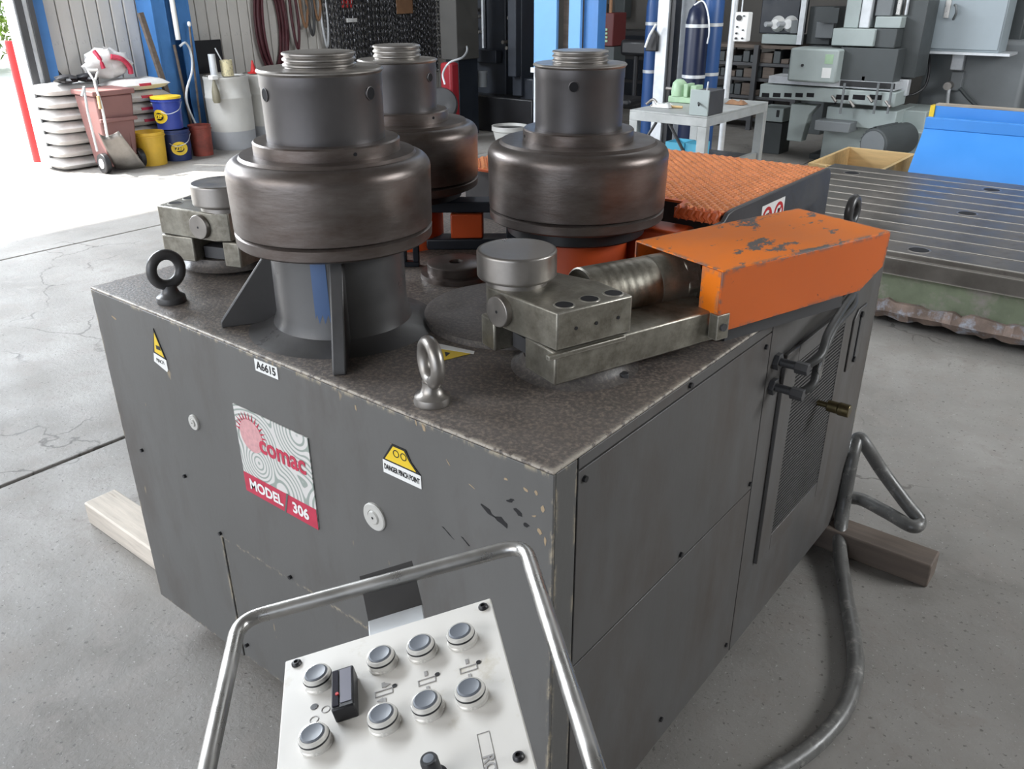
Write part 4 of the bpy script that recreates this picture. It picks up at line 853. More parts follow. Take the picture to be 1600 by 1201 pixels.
MB().cyl((p_.x-0.15, p_.y, BZ+0.10), (p_.x+0.10, p_.y, BZ+0.10), 0.013, 10).build('screw_spindle', M['rim'], gv)
for i, (px, py, n_, mt_) in enumerate(((1018, 166, 'small bare steel clamp lying at the left bench end', 'rim'), (1036, 168, 'crumpled pale rag on the bench by the vice', 'white'), (1052, 168, 'short wooden stick on the bench below the vice', 'pine'), (1150, 163, 'tan leather glove at the right bench end', 'tan'))):
    p_ = on(px, py, BZ); o = MB()
    if i == 0: o.tube(bez([(p_.x-0.05, p_.y, BZ+0.012), (p_.x, p_.y+0.02, BZ+0.05), (p_.x+0.05, p_.y, BZ+0.012), (p_.x+0.03, p_.y-0.06, BZ+0.012)]), 0.011, 8); nm, ct = 'clamp', 'clamp'
    elif i == 2: o.cyl((p_.x-0.06, p_.y-0.05, BZ+0.011), (p_.x+0.09, p_.y-0.02, BZ+0.011), 0.01, 8); nm, ct = 'wooden_stick', 'stick'
    else:
        nm, ct = ('rag', 'cloth') if i == 1 else ('glove', 'glove')
        vs = []; fs = []; G = 9
        for a_ in range(G):
            for b_ in range(G):
                vs.append((p_.x-0.08+0.16*a_/(G-1), p_.y-0.05+0.10*b_/(G-1), BZ+0.004+0.035*random.random()*(0 < a_ < G-1)*(0 < b_ < G-1)))
        for a_ in range(G-1):
            for b_ in range(G-1): fs.append((a_*G+b_, (a_+1)*G+b_, (a_+1)*G+b_+1, a_*G+b_+1))
        o.add(vs, fs)
    o.build(nm, M[mt_], smooth=70, label=n_, cat=ct)
# cyan bins under the bench
for i, (x0, y0, x1, y1) in enumerate(((1040, 221, 1067, 240), (1071, 224, 1090, 244))):
    o = MB(); Yb = by0+0.25+0.03*i
    a_ = on(x0, y0, Yb, 1); b_ = on(x1, y0, Yb, 1); zt_ = a_.z
    o.box(a_.x, b_.x, Yb, Yb+0.01, 0, zt_); o.box(a_.x, b_.x, Yb+0.2, Yb+0.21, 0, zt_); o.box(a_.x, a_.x+0.01, Yb+0.01, Yb+0.2, 0, zt_); o.box(b_.x-0.01, b_.x, Yb+0.01, Yb+0.2, 0, zt_); o.box(a_.x+0.01, b_.x-0.01, Yb+0.01, Yb+0.2, 0, 0.01)
    o.build('storage_bin', M['cyan'], label=('wider cyan plastic bin under the bench' if i == 0 else 'narrow cyan plastic bin beside the bench leg'), cat='bin')
# galvanised post, light panel, gas cylinders
def pole(name, px, Y, r_, mt_, lab, cat, z1=2.6, sq=False):
    p_ = on(px, 100, Y, 1); o = MB()
    if sq: o.box(p_.x-r_, p_.x+r_, Y, Y+2*r_, 0, z1)
    else: o.cyl((p_.x, Y, 0), (p_.x, Y, z1), r_, 20)
    return o.build(name, M[mt_], label=lab, cat=cat, bevel=0.004 if sq else 0)
pole('steel_post', 1031, 6.9, 0.06, 'galv', 'square galvanised steel post left of the pale panel', 'post', sq=True)
a_ = on(1046, 100, 6.95, 1); MB().box(a_.x-0.005, a_.x+0.035, 6.93, 7.05, 0, 2.6).build('shadow_strip', M['black'], label='narrow black strip drawn as the shadow right of the galvanised post', cat='shadow strip')  # black box stands in for the shaded side of the post
pole('vertical_pipe', 1139, 6.6, 0.028, 'galv', 'slim pale vertical pipe between gas cylinders and pendant', 'pipe')
p_ = on(1043, 100, 7.15, 1); q_ = on(1075, 100, 7.15, 1)
MB().box(p_.x, q_.x+0.02, 7.15, 7.18, 0, 2.4).build('steel_sheet', M['galv'], label='tall pale steel sheet behind the gas cylinders', cat='sheet')
def gas(px, Y, mt_, z_, lab, r_=0.11):
    p_ = on(px, 100, Y, 1); e = empty('gas_cylinder', (p_.x, Y, 0), lab, 'gas cylinder', 'gas cylinders by the post')
    MB().lathe([(0, 0), (r_*0.95, 0), (r_, 0.02), (r_, z_-0.18), (r_*0.8, z_-0.08), (r_*0.35, z_-0.02), (r_*0.3, z_), (0, z_)], (p_.x, Y, 0), 32).build('cylinder_shell', M[mt_], e)
    MB().cyl((p_.x, Y, z_), (p_.x, Y, z_+0.08), 0.02, 10).build('valve', M['brass'], e)
    MB().lathe([(r_+0.004, 0.9), (r_+0.004, 0.93)], (p_.x, Y, 0), 24).build('strap', M['galv'], e)
    MB().lathe([(r_+0.004, 1.35), (r_+0.004, 1.38)], (p_.x, Y, 0), 24).build('strap', M['galv'], e)
gas(1085, 6.95, 'navy', 1.58, 'navy gas cylinder in front, with pale bands and a hose over its shoulder')
gas(1106, 7.25, 'midblue', 1.75, 'taller mid blue gas cylinder behind the navy one')
gas(1016, 7.15, 'midblue', 1.7, 'blue gas cylinder left of the galvanised post', 0.07)
MB().tube(bez([on(1085, 8, 6.85, 1), on(1098, 2, 6.85, 1), on(1106, 20, 6.82, 1), on(1108, 50, 6.82, 1), on(1105, 68, 6.82, 1)]), 0.008, 8).build('gas_hose', M['galv'], label='pale gas hose hanging down the navy cylinder', cat='hose')
tp = MB(); p_ = on(1016, 60, 6.75, 1)
tp.tube([on(1025, 38, 6.8, 1), on(1015, 55, 6.8, 1), on(1008, 74, 6.8, 1)], 0.012, 8); tp.build('welding_torch', M['white'], label='white torch hanging on the post left side', cat='tool')
p_ = on(1013, 70, 6.85, 1); MB().prism([(p_.x-0.05, p_.z-0.06), (p_.x+0.09, p_.z-0.06), (p_.x+0.09, p_.z+0.08), (p_.x+0.04, p_.z+0.14)], 6.86, 6.90, Matrix(((1, 0, 0, 0), (0, 0, 1, 0), (0, 1, 0, 0), (0, 0, 0, 1)))).build('welding_mask', M['black'], label='black welding mask hanging on the galvanised post', cat='mask', bevel=0.01)
# hanging pendant
pn = empty('pendant_station', on(1158, 65, 6.0, 1), 'white hanging pendant button box on its cable', 'control box')
pb_ = ybox(1147, 19, 1168, 65, 6.0, 0.08).build('pendant_box', M['white'], pn, bevel=0.008)
for (px, py, rr_) in ((1155, 28, 0.022), (1151, 52, 0.008), (1150, 60, 0.009), (1160, 60, 0.008), (1152, 42, 0.007), (1161, 47, 0.006), (1163, 25, 0.006)):
    a_ = on(px, py, 6.0, 1); MB().cyl(a_, a_-Vector((0, 0.012, 0)), rr_, 14).build('pendant_button', M['black'], pb_)
a_ = on(1158, 20, 6.03, 1); MB().cyl((a_.x, 6.04, a_.z), (a_.x, 6.04, 4.9), 0.006, 8).build('pendant_cable', M['galv'], pn)

# ---- blue building column behind the rolls
hc = empty('steel_column', (on(880, 100, 6.6, 1).x, 6.7, 0), 'light blue steel building column behind the right hand roll', 'column')
for x0, x1, mt_, Y in ((834, 869, 'columnlit', 6.6), (888, 906, 'columnlit', 6.6)):
    a_ = on(x0, 60, Y, 1); b_ = on(x1, 60, Y, 1); MB().box(a_.x, b_.x, Y, Y+0.04, 0, 4.9).build('flange', M[mt_], hc, bevel=0.003)
a_ = on(869, 60, 6.6, 1); b_ = on(888, 60, 6.6, 1); MB().box(a_.x+0.002, b_.x-0.002, 6.72, 6.74, 0, 4.9).build('web', M['wooddark'], hc)
a_ = on(906, 60, 6.6, 1); b_ = on(928, 60, 6.6, 1); MB().box(a_.x+0.002, b_.x, 6.66, 6.8, 0, 4.9).build('side_channel', M['columnblue'], hc)
a_ = on(834, 60, 6.6, 1); MB().box(a_.x-0.01, a_.x+0.21, 6.56, 6.6, hgt(108, (a_.x, 6.6))-0.03, hgt(108, (a_.x, 6.6))+0.02).build('band', M['galv'], hc)
MB().box(a_.x+0.02, a_.x+0.18, 6.57, 6.598, 0, hgt(112, (a_.x, 6.6))).build('downpipe', M['galv'], hc, bevel=0.01)

# ---- tool board, dark chair-like monitor, wall things on the back
def bitem(name, mt_, x0, y0, x1, y1, Y, dep, lab, cat, bev=0.01, par=None):
    return ybox(x0, y0, x1, y1, Y, dep).build(name, M[mt_], par, bevel=bev, label=lab, cat=cat)
def stand(e, x0, x1, y1, Y, dep, mt_='milldark'):
    a_ = on(x0, y1, Y, 1); b_ = on(x1, y1, Y, 1)
    if a_.z > 0.01: MB().box(a_.x, b_.x, Y+0.02, Y+dep, 0, min(a_.z, b_.z)-0.001).build('stand', M[mt_], e, bevel=0.005)
tbx = empty('tool_cabinet', (on(940, 60, 8.6, 1).x, 8.8, 0), 'dark red tool cabinet crowded with small tools beside the blue column', 'cabinet')
ybox(928, 20, 958, 72, 8.6, 0.3).build('cabinet_body', flat('dark red paint', (0.10, 0.018, 0.018), 0.5), tbx, bevel=0.01); stand(tbx, 928, 958, 72, 8.6, 0.3)
for i in range(5):
    a_ = on(930+i*6, 20, 8.65, 1); MB().cyl(a_, a_+Vector((0, 0, 0.10+0.05*(i % 3))), 0.02, 8).build('tool_bit', M['black'] if i % 2 else M['tan'], tbx)
for i in range(4):
    a_ = on(946, 46+i*6, 8.595, 1); MB().box(a_.x-0.02, a_.x+0.03, 8.585, 8.599, a_.z-0.012, a_.z+0.012).build('drawer_label', M['visegreen'], tbx)
mon = empty('office_chair', (on(990, 90, 8.2, 1).x, 8.2, 0), 'black padded chair back seen against the brown wall', 'chair')
ybox(968, 62, 1012, 88, 8.2, 0.08).build('backrest', M['black'], mon, bevel=0.04)
a_ = on(990, 100, 8.2, 1); MB().cyl((a_.x, 8.25, 0.05), (a_.x, 8.25, on(990, 88, 8.2, 1).z), 0.03, 12).build('post', M['black'], mon)
MB().lathe([(0.25, 0), (0.25, 0.03), (0.05, 0.06), (0, 0.06)], (a_.x, 8.25, 0), 20).build('base', M['black'], mon)
MB().box(a_.x-0.22, a_.x+0.22, 7.8, 8.2, 0.45, 0.53).build('seat', M['black'], mon, bevel=0.03)
bitem('wall_box', 'milldark', 960, -5, 976, 28, 11.2, 0.2, 'small dark box high on the back wall left of the post', 'box')

# ---- steel stock rack
rk = empty('stock_rack', (on(1180, 90, 9.9, 1).x, 10.2, 0), 'dark rack stacked with steel bars and dies behind the pendant', 'rack')
ra = on(1110, 90, 9.9, 1).x; rb_ = on(1254, 90, 9.9, 1).x
for i, py in enumerate((70, 98, 122, 150, 185)):
    z_ = on(1180, py, 9.9, 1).z; MB().box(ra, rb_, 9.9, 10.5, z_-0.04, z_).build('shelf', M['darkgrey'] if i else M['wooddark'], rk, bevel=0.004)
    x_ = ra+0.03
    while x_ < rb_-0.12 and i:
        w_ = 0.05+0.12*random.random(); h_ = 0.05+0.10*random.random()
        MB().box(x_, x_+w_, 9.93, 10.3, z_+0.0005, z_+h_).build('steel_block', M['milldark'] if random.random() < 0.6 else M['wooddark'], rk, bevel=0.006); x_ += w_+0.015
for x_ in (ra, (ra+rb_)/2, rb_-0.06):
    for y_ in (9.84, 10.501): MB().box(x_, x_+0.06, y_, y_+0.059, 0, on(1180, 70, 9.9, 1).z).build('upright', M['darkgrey'], rk)
# drill heads standing on the rack top
dm = empty('drill_machine', (on(1220, 70, 9.9, 1).x, 10.1, on(1180, 70, 9.9, 1).z), 'dark drilling machine with two white round faced spindles on the rack', 'machine')
zt_ = on(1180, 70, 9.9, 1).z
ybox(1190, 54, 1246, 69, 9.9, 0.3).build('bed', M['mill'], dm, bevel=0.006)
ybox(1190, -30, 1250, 53, 10.05, 0.3).build('head', M['bluedark'], dm, bevel=0.01)
for px in (1208, 1228):
    a_ = on(px, 38, 9.9, 1)
    MB().cyl((a_.x, 10.05, a_.z), (a_.x, 9.95, a_.z), 0.095, 24, 0.055).build('spindle', M['white'], dm); MB().cyl((a_.x-0.05, 9.96, a_.z), (a_.x-0.09, 9.88, a_.z), 0.03, 16).build('chuck', M['galv'], dm)
ybox(1236, 32, 1246, 52, 9.92, 0.1).build('gear_cover', M['millmid'], dm)
ybox(1250, -30, 1258, 70, 9.88, 0.05).build('frame_post', M['galv'], dm)
lb2 = empty('grinding_machine', (on(1280, 40, 10.0, 1).x, 10.1, 0), 'dark grinding machine with a grey box between rack and milling head', 'machine')
ybox(1262, 10, 1300, 70, 10.0, 0.4).build('body', M['milldark'], lb2, bevel=0.01); ybox(1274, 34, 1302, 60, 9.9, 0.09).build('gear_case', M['millmid'], lb2, bevel=0.01); stand(lb2, 1262, 1300, 70, 10.0, 0.4)
ybox(1284, 12, 1310, 36, 9.85, 0.04).build('switch_box', M['milldark'], lb2)
wc = empty('white_control_box', (on(1208, 180, 8.4, 1).x, 8.5, 0), 'off white control unit under the left end of the milling table', 'box')
ybox(1186, 168, 1224, 190, 8.4, 0.3).build('case', M['mill'], wc, bevel=0.01); stand(wc, 1188, 1222, 190, 8.4, 0.3)
for px in (1192, 1215): ybox(px-2, 172, px+2, 183, 8.39, 0.009).build('vent', M['black'], wc)
# lower dark cupboards filling the back
for i, (x0, x1, mt_, lab) in enumerate(((1255, 1330, 'milldark', 'low dark cabinet behind the milling table'), (930, 1010, 'darkgrey', 'low dark cabinet under the tool cabinet'))):
    a_ = on(x0, 120, 10.7, 1); b_ = on(x1, 120, 10.7, 1); e = empty('low_cabinet', ((a_.x+b_.x)/2, 11.0, 0), lab, 'cabinet')
    MB().box(a_.x, b_.x, 10.7, 11.3, 0, 1.1).build('carcass', M[mt_], e, bevel=0.01)
    for k in range(3): MB().box(a_.x+0.03, b_.x-0.03, 10.68, 10.699, 0.1+0.33*k, 0.38+0.33*k).build('drawer_front', M['bluedark'], e, bevel=0.006)

# ================================================================ DARK PRESS MACHINE (middle back)
PX = empty('press_machine', on(760, 205, 0), 'tall black blue press machine behind the middle roll', 'machine')
hdv = (on(760, 205, 0)-CAM); PY = on(760, 205, 0).y
def pm(name, mt_, x0, y0, x1, y1, dY, dep, bev=0.01): return ybox(x0, y0, x1, y1, PY+dY, dep).build(name, M[mt_], PX, bevel=bev)
pm('base', 'black', 700, 150, 832, 206, 0, 0.9, 0.02); pm('column', 'bluedark', 722, -40, 790, 150, 0.25, 0.8); pm('side_column', 'bluedark', 800, -40, 815, 150, 0.0, 0.3)
pm('slide', 'bluedark', 793, -40, 806, 120, -0.1, 0.12); pm('slide_bar', 'galv', 752, -40, 755, 75, 0.2, 0.04, 0.002); pm('ledge', 'bluedark', 735, 78, 775, 98, 0.1, 0.12)
pm('side_cover', 'bluedark', 812, 122, 834, 180, 0.05, 0.4, 0.02); pm('guide_rail', 'milldark', 806, 30, 812, 100, -0.02, 0.1)
pm('cross_beam', 'bluedark', 808, 10, 836, 25, 0.3, 0.3); pm('back_panel', 'black', 812, 26, 834, 118, 0.6, 0.05)
a_ = on(756, 122, PY-0.05, 1); MB().lathe([(0.06, -0.1), (0.06, 0.06), (0.07, 0.06), (0.07, 0.09), (0, 0.09)], (a_.x, PY-0.08, a_.z), 20).build('pot', M['millmid'], PX)
for px, py in ((740, 15), (745, 26), (738, 45), (746, 50), (794, 28), (785, 66), (791, 75)):
    a_ = on(px, py, PY+0.15, 1); MB().cyl(a_+Vector((0, 0.1, 0)), a_, 0.022, 10).build('fitting', M['rim'], PX)
q_ = on(705, 40, PY-0.3, 1); bc = empty('tall_cabinet', (q_.x, PY, 0), 'plain grey brown tall cabinet left of the press', 'cabinet')
a_ = on(688, 60, PY-0.55, 1); b_ = on(714, 60, PY-0.55, 1); MB().box(a_.x, b_.x, PY-0.55, PY-0.15, 0.9, 2.8).build('cabinet_body', mat('taupe paint', (0.06, 0.057, 0.052), 0.6), bc, bevel=0.01)
MB().box(a_.x+0.03, b_.x-0.03, PY-0.50, PY-0.15, 0, 0.899).build('cabinet_base', M['bluedark'], bc)
a_ = on(690, 162, PY-1.1, 1); mo2 = MB(); mo2.lathe([(0, -0.3), (0.19, -0.3), (0.20, -0.05), (0.17, 0.03), (0.09, 0.06), (0, 0.065)], seg=32, M=Matrix.Translation(a_) @ Vector((0.6, -0.5, 0.25)).to_track_quat('Z', 'Y').to_matrix().to_4x4()); mo2.cyl((a_.x-0.1, a_.y+0.1, 0), (a_.x-0.1, a_.y+0.1, a_.z), 0.06, 12)
mo2.build('electric_motor', M['darkgrey'], label='dark round motor housing just behind the rear roll', cat='motor')
a_ = on(696, 118, PY-0.85, 1); MB().box(a_.x-0.09, a_.x+0.09, a_.y, a_.y+0.15, 0, hgt(98, a_)).build('fire_extinguisher_cabinet', M['deepred'], bevel=0.03, label='red upright box beside the dark motor housing', cat='box')
MB().tube(bez([on(695, 132, PY-1.0, 1), on(692, 115, PY-1.0, 1), on(702, 98, PY-0.98, 1), on(722, 90, PY-0.8, 1), on(730, 78, PY-0.5, 1), on(726, 65, PY-0.2, 1)]), 0.012, 8).build('air_hose', M['galv'], label='pale air hose arching in front of the red box', cat='hose')
# white bucket behind roll 2
p_ = on(797, 228, 0); wbk = empty('white_bucket', p_, 'white open drum standing just behind the right hand roll', 'bucket')
zt_ = hgt(196, p_); MB().lathe([(0.0, 0.001), (0.155, 0.001), (0.20, zt_-0.06), (0.215, zt_-0.05), (0.215, zt_), (0.20, zt_), (0.15, 0.05), (0, 0.05)], (p_.x, p_.y, 0), 40).build('bucket_body', M['drum'], wbk)
MB().lathe([(0, zt_-0.03), (0.198, zt_-0.03)], (p_.x, p_.y, 0), 32).build('contents', M['black'], wbk)
p2 = on(815, 210, 0); rl = MB()
for k in range(5): rl.tube(bez([(p2.x-0.2, p2.y+0.2, 0.1+0.03*k), (p2.x-0.05, p2.y+0.2, 0.42-0.04*k), (p2.x+0.2, p2.y+0.2, 0.45-0.05*k), (p2.x+0.35, p2.y+0.2, 0.05)]), 0.015, 8)
rl.build('wire_coil', M['galv'], label='bright coiled wire on the floor behind the white drum', cat='coil')

# ================================================================ LEFT WALL THINGS
WS = WX+0.01
def xp(px, py, X): return on(px, py, X, 0)
# blue column on the wall
lc = empty('steel_column', (WX+0.2, 4.75, 0), 'blue building column against the pale boarded wall', 'column')
ya = xp(228, 0, WX+0.05).y; yb = xp(310, 100, WX+0.3).y
MB().box(WX+0.002, WX+0.32, 4.44, 4.47, 0, 4.9).build('flange', M['columnblue'], lc); MB().box(WX+0.002, WX+0.32, 4.86, 4.89, 0, 4.9).build('flange', M['columnblue'], lc)
MB().box(WX+0.14, WX+0.16, 4.471, 4.859, 0, 4.9).build('web', M['columnblue'], lc)
MB().box(WX+0.30, WX+0.32, 4.471, 4.60, 0, 4.9).build('lip', M['columnblue'], lc); MB().box(WX+0.30, WX+0.32, 4.74, 4.859, 0, 4.9).build('lip', M['columnblue'], lc)
MB().cyl((WX+0.36, 4.67, hgt(62, (WX+0.36, 4.67))), (WX+0.36, 4.67, 3.0), 0.028, 14).build('downpipe', M['white'], label='white pipe stub hanging down the blue wall column', cat='pipe')
# sacks
def sack(name, cx, cy, z0, lx, ly, h, yaw, mt_, lab, grp, rough=0.0, mark=True):
    e = empty(name, (cx, cy, z0), lab, 'sack', grp); vs = []; fs = []; n1, n2 = 14, 10
    Mx = Matrix.Translation((cx, cy, z0)) @ Matrix.Rotation(yaw, 4, 'Z')
    rnd = random.Random(int(cx*1000+cy*77+z0*991))
    top = []
    for sgn in (1, -1):
        for i in range(n1+1):
            for j in range(n2+1):
                u = -1+2*i/n1; v = -1+2*j/n2
                e_ = max(0, 1-abs(u)**4)**0.5*max(0, 1-abs(v)**4)**0.5
                vs.append((u*lx/2*(1-0.06*v*v), v*ly/2*(1-0.08*u*u), h/2+sgn*h/2*e_ + rnd.uniform(-1, 1)*0.006*(1+rough*4)*(e_ > 0.2)*(sgn > 0)))
    NN = (n1+1)*(n2+1)
    for s_, off in ((1, 0), (-1, NN)):
        for i in range(n1):
            for j in range(n2):
                f = (off+i*(n2+1)+j, off+(i+1)*(n2+1)+j, off+(i+1)*(n2+1)+j+1, off+i*(n2+1)+j+1); fs.append(f if s_ > 0 else f[::-1])
    o = MB().add(vs, fs, Mx); o.build('sack_body', M[mt_], e, smooth=80)
    if mark: 
        k = MB(); k.box(lx/2-0.012, lx/2+0.003, -0.065, 0.065, h*0.42, h*0.66, Mx); k.build('red_print', M['crimson'], e)
    return e
ord_ = ['lowest', 'second from bottom', 'third from bottom', 'fourth from bottom', 'fifth from bottom', 'sixth from bottom', 'top']
h_ = 0.114
for i in range(7):
    sack('feed_sack', WX+0.42+random.uniform(-0.02, 0.02), 4.02+random.uniform(-0.02, 0.02), 0.0+i*(h_+0.007), 0.44, 0.66, h_, random.uniform(-0.04, 0.04), 'bag', ord_[i]+' white sack of the stack beside the blue column', 'white sacks in the right stack')
for i in range(7):
    sack('feed_sack', WX+0.30+random.uniform(-0.02, 0.02), 3.62-0.29+random.uniform(-0.01, 0.02), 0.0+i*(h_+0.007), 0.44, 0.62, h_, random.uniform(-0.03, 0.03), 'bag', ord_[i]+' white sack of the stack behind the brown bin', 'white sacks in the left stack', mark=False)
zs = 7*(h_+0.007)-0.006
# crumpled sack on top
cs = empty('crumpled_sack', (WX+0.35, 3.82, zs), 'crumpled white and red sack slumped on top of the stacks', 'sack'); o = MB(); vs = []; fs = []
for i in range(11):
    for j in range(17):
        th = PI*i/10; ph = 2*PI*j/16; rr_ = 1+0.16*math.sin(3*ph+i)+0.12*math.sin(5*ph-2*i)
        vs.append((WX+0.35+0.14*math.sin(th)*math.cos(ph)*rr_, 3.80+0.24*math.sin(th)*math.sin(ph)*rr_, zs+0.145+0.145*math.cos(th)*(1 if th > PI/2 else rr_)))
for i in range(10):
    for j in range(16): fs.append((i*17+j, i*17+j+1, (i+1)*17+j+1, (i+1)*17+j))
o.add(vs, fs).build('sack_body', M['bag'], cs, smooth=60, bevel=0)
o = MB(); o.prism([(3.60, zs+0.20), (3.66, zs+0.30), (3.72, zs+0.31), (3.70, zs+0.12)], WX+0.42, WX+0.50, RT); o.prism([(3.84, zs+0.24), (3.98, zs+0.22), (4.02, zs+0.06), (3.97, zs+0.06), (3.93, zs+0.16)], WX+0.42, WX+0.49, RT)
o = MB(); o.tube(bez([(WX+0.47, 3.70, zs+0.12), (WX+0.46, 3.68, zs+0.22), (WX+0.42, 3.66, zs+0.29)]), 0.022, 6); o.tube(bez([(WX+0.48, 3.80, zs+0.23), (WX+0.50, 3.90, zs+0.20), (WX+0.49, 3.97, zs+0.12), (WX+0.48, 3.98, zs+0.05)]), 0.028, 6)
o.build('red_print', M['crimson'], cs)
for k, (yy, w_, n_) in enumerate(((3.30, 0.11, 'small black plastic bag lump on the left sack stack'), (3.52, 0.10, 'larger black plastic bag lump beside the crumpled sack'))):
    o = MB(); vs = []; fs = []; z_ = zs
    for i in range(8):
        for j in range(13):
            th = PI*i/7; ph = 2*PI*j/12; rr_ = 1+0.25*math.sin(4*ph+2*i); vs.append((WX+0.45+0.10*math.sin(th)*math.cos(ph)*rr_, yy+w_*math.sin(th)*math.sin(ph)*rr_, z_+0.045+0.045*math.cos(th)))
    for i in range(7):
        for j in range(12): fs.append((i*13+j, i*13+j+1, (i+1)*13+j+1, (i+1)*13+j))
    o.add(vs, fs).build('black_bag', M['black'], smooth=30, label=n_, cat='bag')
# wheeled bin
p_ = on(172, 262, 0); bn = empty('wheeled_bin', (p_.x, p_.y, 0), 'brown plastic wheeled bin in front of the left sack stack', 'bin')
hb_ = 0.80; bxm, bym = -8.20, 3.50
def taper(x0, x1, y0, y1, z0, z1, g):
    vs = [(x0, y0, z0), (x1, y0, z0), (x1, y1, z0), (x0, y1, z0), (x0-g, y0-g, z1), (x1+g, y0-g, z1), (x1+g, y1+g, z1), (x0-g, y1+g, z1)]
    return vs, [(0, 3, 2, 1), (4, 5, 6, 7), (0, 1, 5, 4), (1, 2, 6, 5), (2, 3, 7, 6), (3, 0, 4, 7)]
MB().add(*taper(bxm-0.16, bxm+0.16, bym-0.15, bym+0.15, 0.05, hb_-0.05, 0.05)).build('bin_body', M['bin'], bn, bevel=0.02)
for yy in (bym-0.10, bym+0.12): MB().add(*taper(bxm+0.165, bxm+0.185, yy-0.02, yy+0.02, 0.15, hb_-0.14, 0.0)).build('rib', M['bin'], bn, bevel=0.006)
MB().box(bxm-0.22, bxm+0.23, bym-0.22, bym+0.22, hb_-0.05, hb_).build('rim', M['bin'], bn, bevel=0.01)
MB().box(bxm+0.20, bxm+0.235, bym-0.195, bym+0.195, hb_*0.62, hb_*0.62+0.04).build('band', M['bin'], bn, bevel=0.008)
for yy in (bym-0.20, bym+0.18):
    wh = MB().cyl((bxm+0.14, yy-0.03, 0.10), (bxm+0.14, yy+0.03, 0.10), 0.10, 28).build('wheel', M['black'], bn, bevel=0.01)
    MB().cyl((bxm+0.14, yy-0.034, 0.10), (bxm+0.14, yy+0.034, 0.10), 0.05, 20).build('wheel_hub', M['white'], wh)
# scoop shovel
sh = empty('scoop_shovel', on(185, 266, 0), 'wide steel scoop shovel with D handle leaning on the brown bin', 'shovel')
SX = bxm+0.36
ht = xp(168, 214, SX-0.03); hb2 = xp(160, 145, SX-0.12); hm = xp(153, 128, SX-0.16)
MB().tube(bez([ht, xp(160, 170, SX-0.09), xp(151, 140, SX-0.13), xp(147, 125, SX-0.15)]), 0.013, 10).build('shaft', M['white'], sh)
MB().tube(bez([xp(157, 170, SX-0.085), xp(153, 150, SX-0.115)]), 0.0155, 10).build('grip_tape', M['pine'], sh)
MB().tube([xp(148, 127, SX-0.15), xp(139, 113, SX-0.16), xp(137, 110, SX-0.16), xp(152, 109, SX-0.16), xp(153, 112, SX-0.16), xp(148, 127, SX-0.15)], 0.011, 8).build('d_handle', M['white'], sh)
o = MB(); vs = []; fs = []
tl = xp(154, 215, SX-0.05); tr = xp(186, 212, SX-0.02); bl_ = on(180, 266, 0.015); br = on(228, 264, 0.015)
G1, G2 = 9, 7
for i in range(G1):
    for j in range(G2):
        u = i/(G1-1); v = j/(G2-1); p = tl.lerp(tr, u).lerp(bl_.lerp(br, u), v); e_ = (2*u-1)**2
        vs.append(p+Vector((0.05*e_-0.04, 0, 0.045*e_-0.0))*(1-0.5*v) + Vector((0, 0, 0.004)))
for i in range(G1-1):
    for j in range(G2-1): fs.append((i*G2+j, (i+1)*G2+j, (i+1)*G2+j+1, i*G2+j+1))
bo = o.add(vs, fs).build('blade', M['rim'], sh, smooth=70); so_ = bo.modifiers.new('solid', 'SOLIDIFY'); so_.thickness = 0.004
s2_ = MB(); s2_.tube([xp(131, 135, bxm+0.30), xp(137, 175, bxm+0.27), xp(152, 236, bxm+0.22)], 0.012, 8); s2_.tube([xp(131, 138, bxm+0.30), xp(128, 150, bxm+0.31)], 0.012, 8)
s2_.build('hooked_tool', M['galv'], label='hooked pale tool handle leaning on the front of the brown bin', cat='tool')
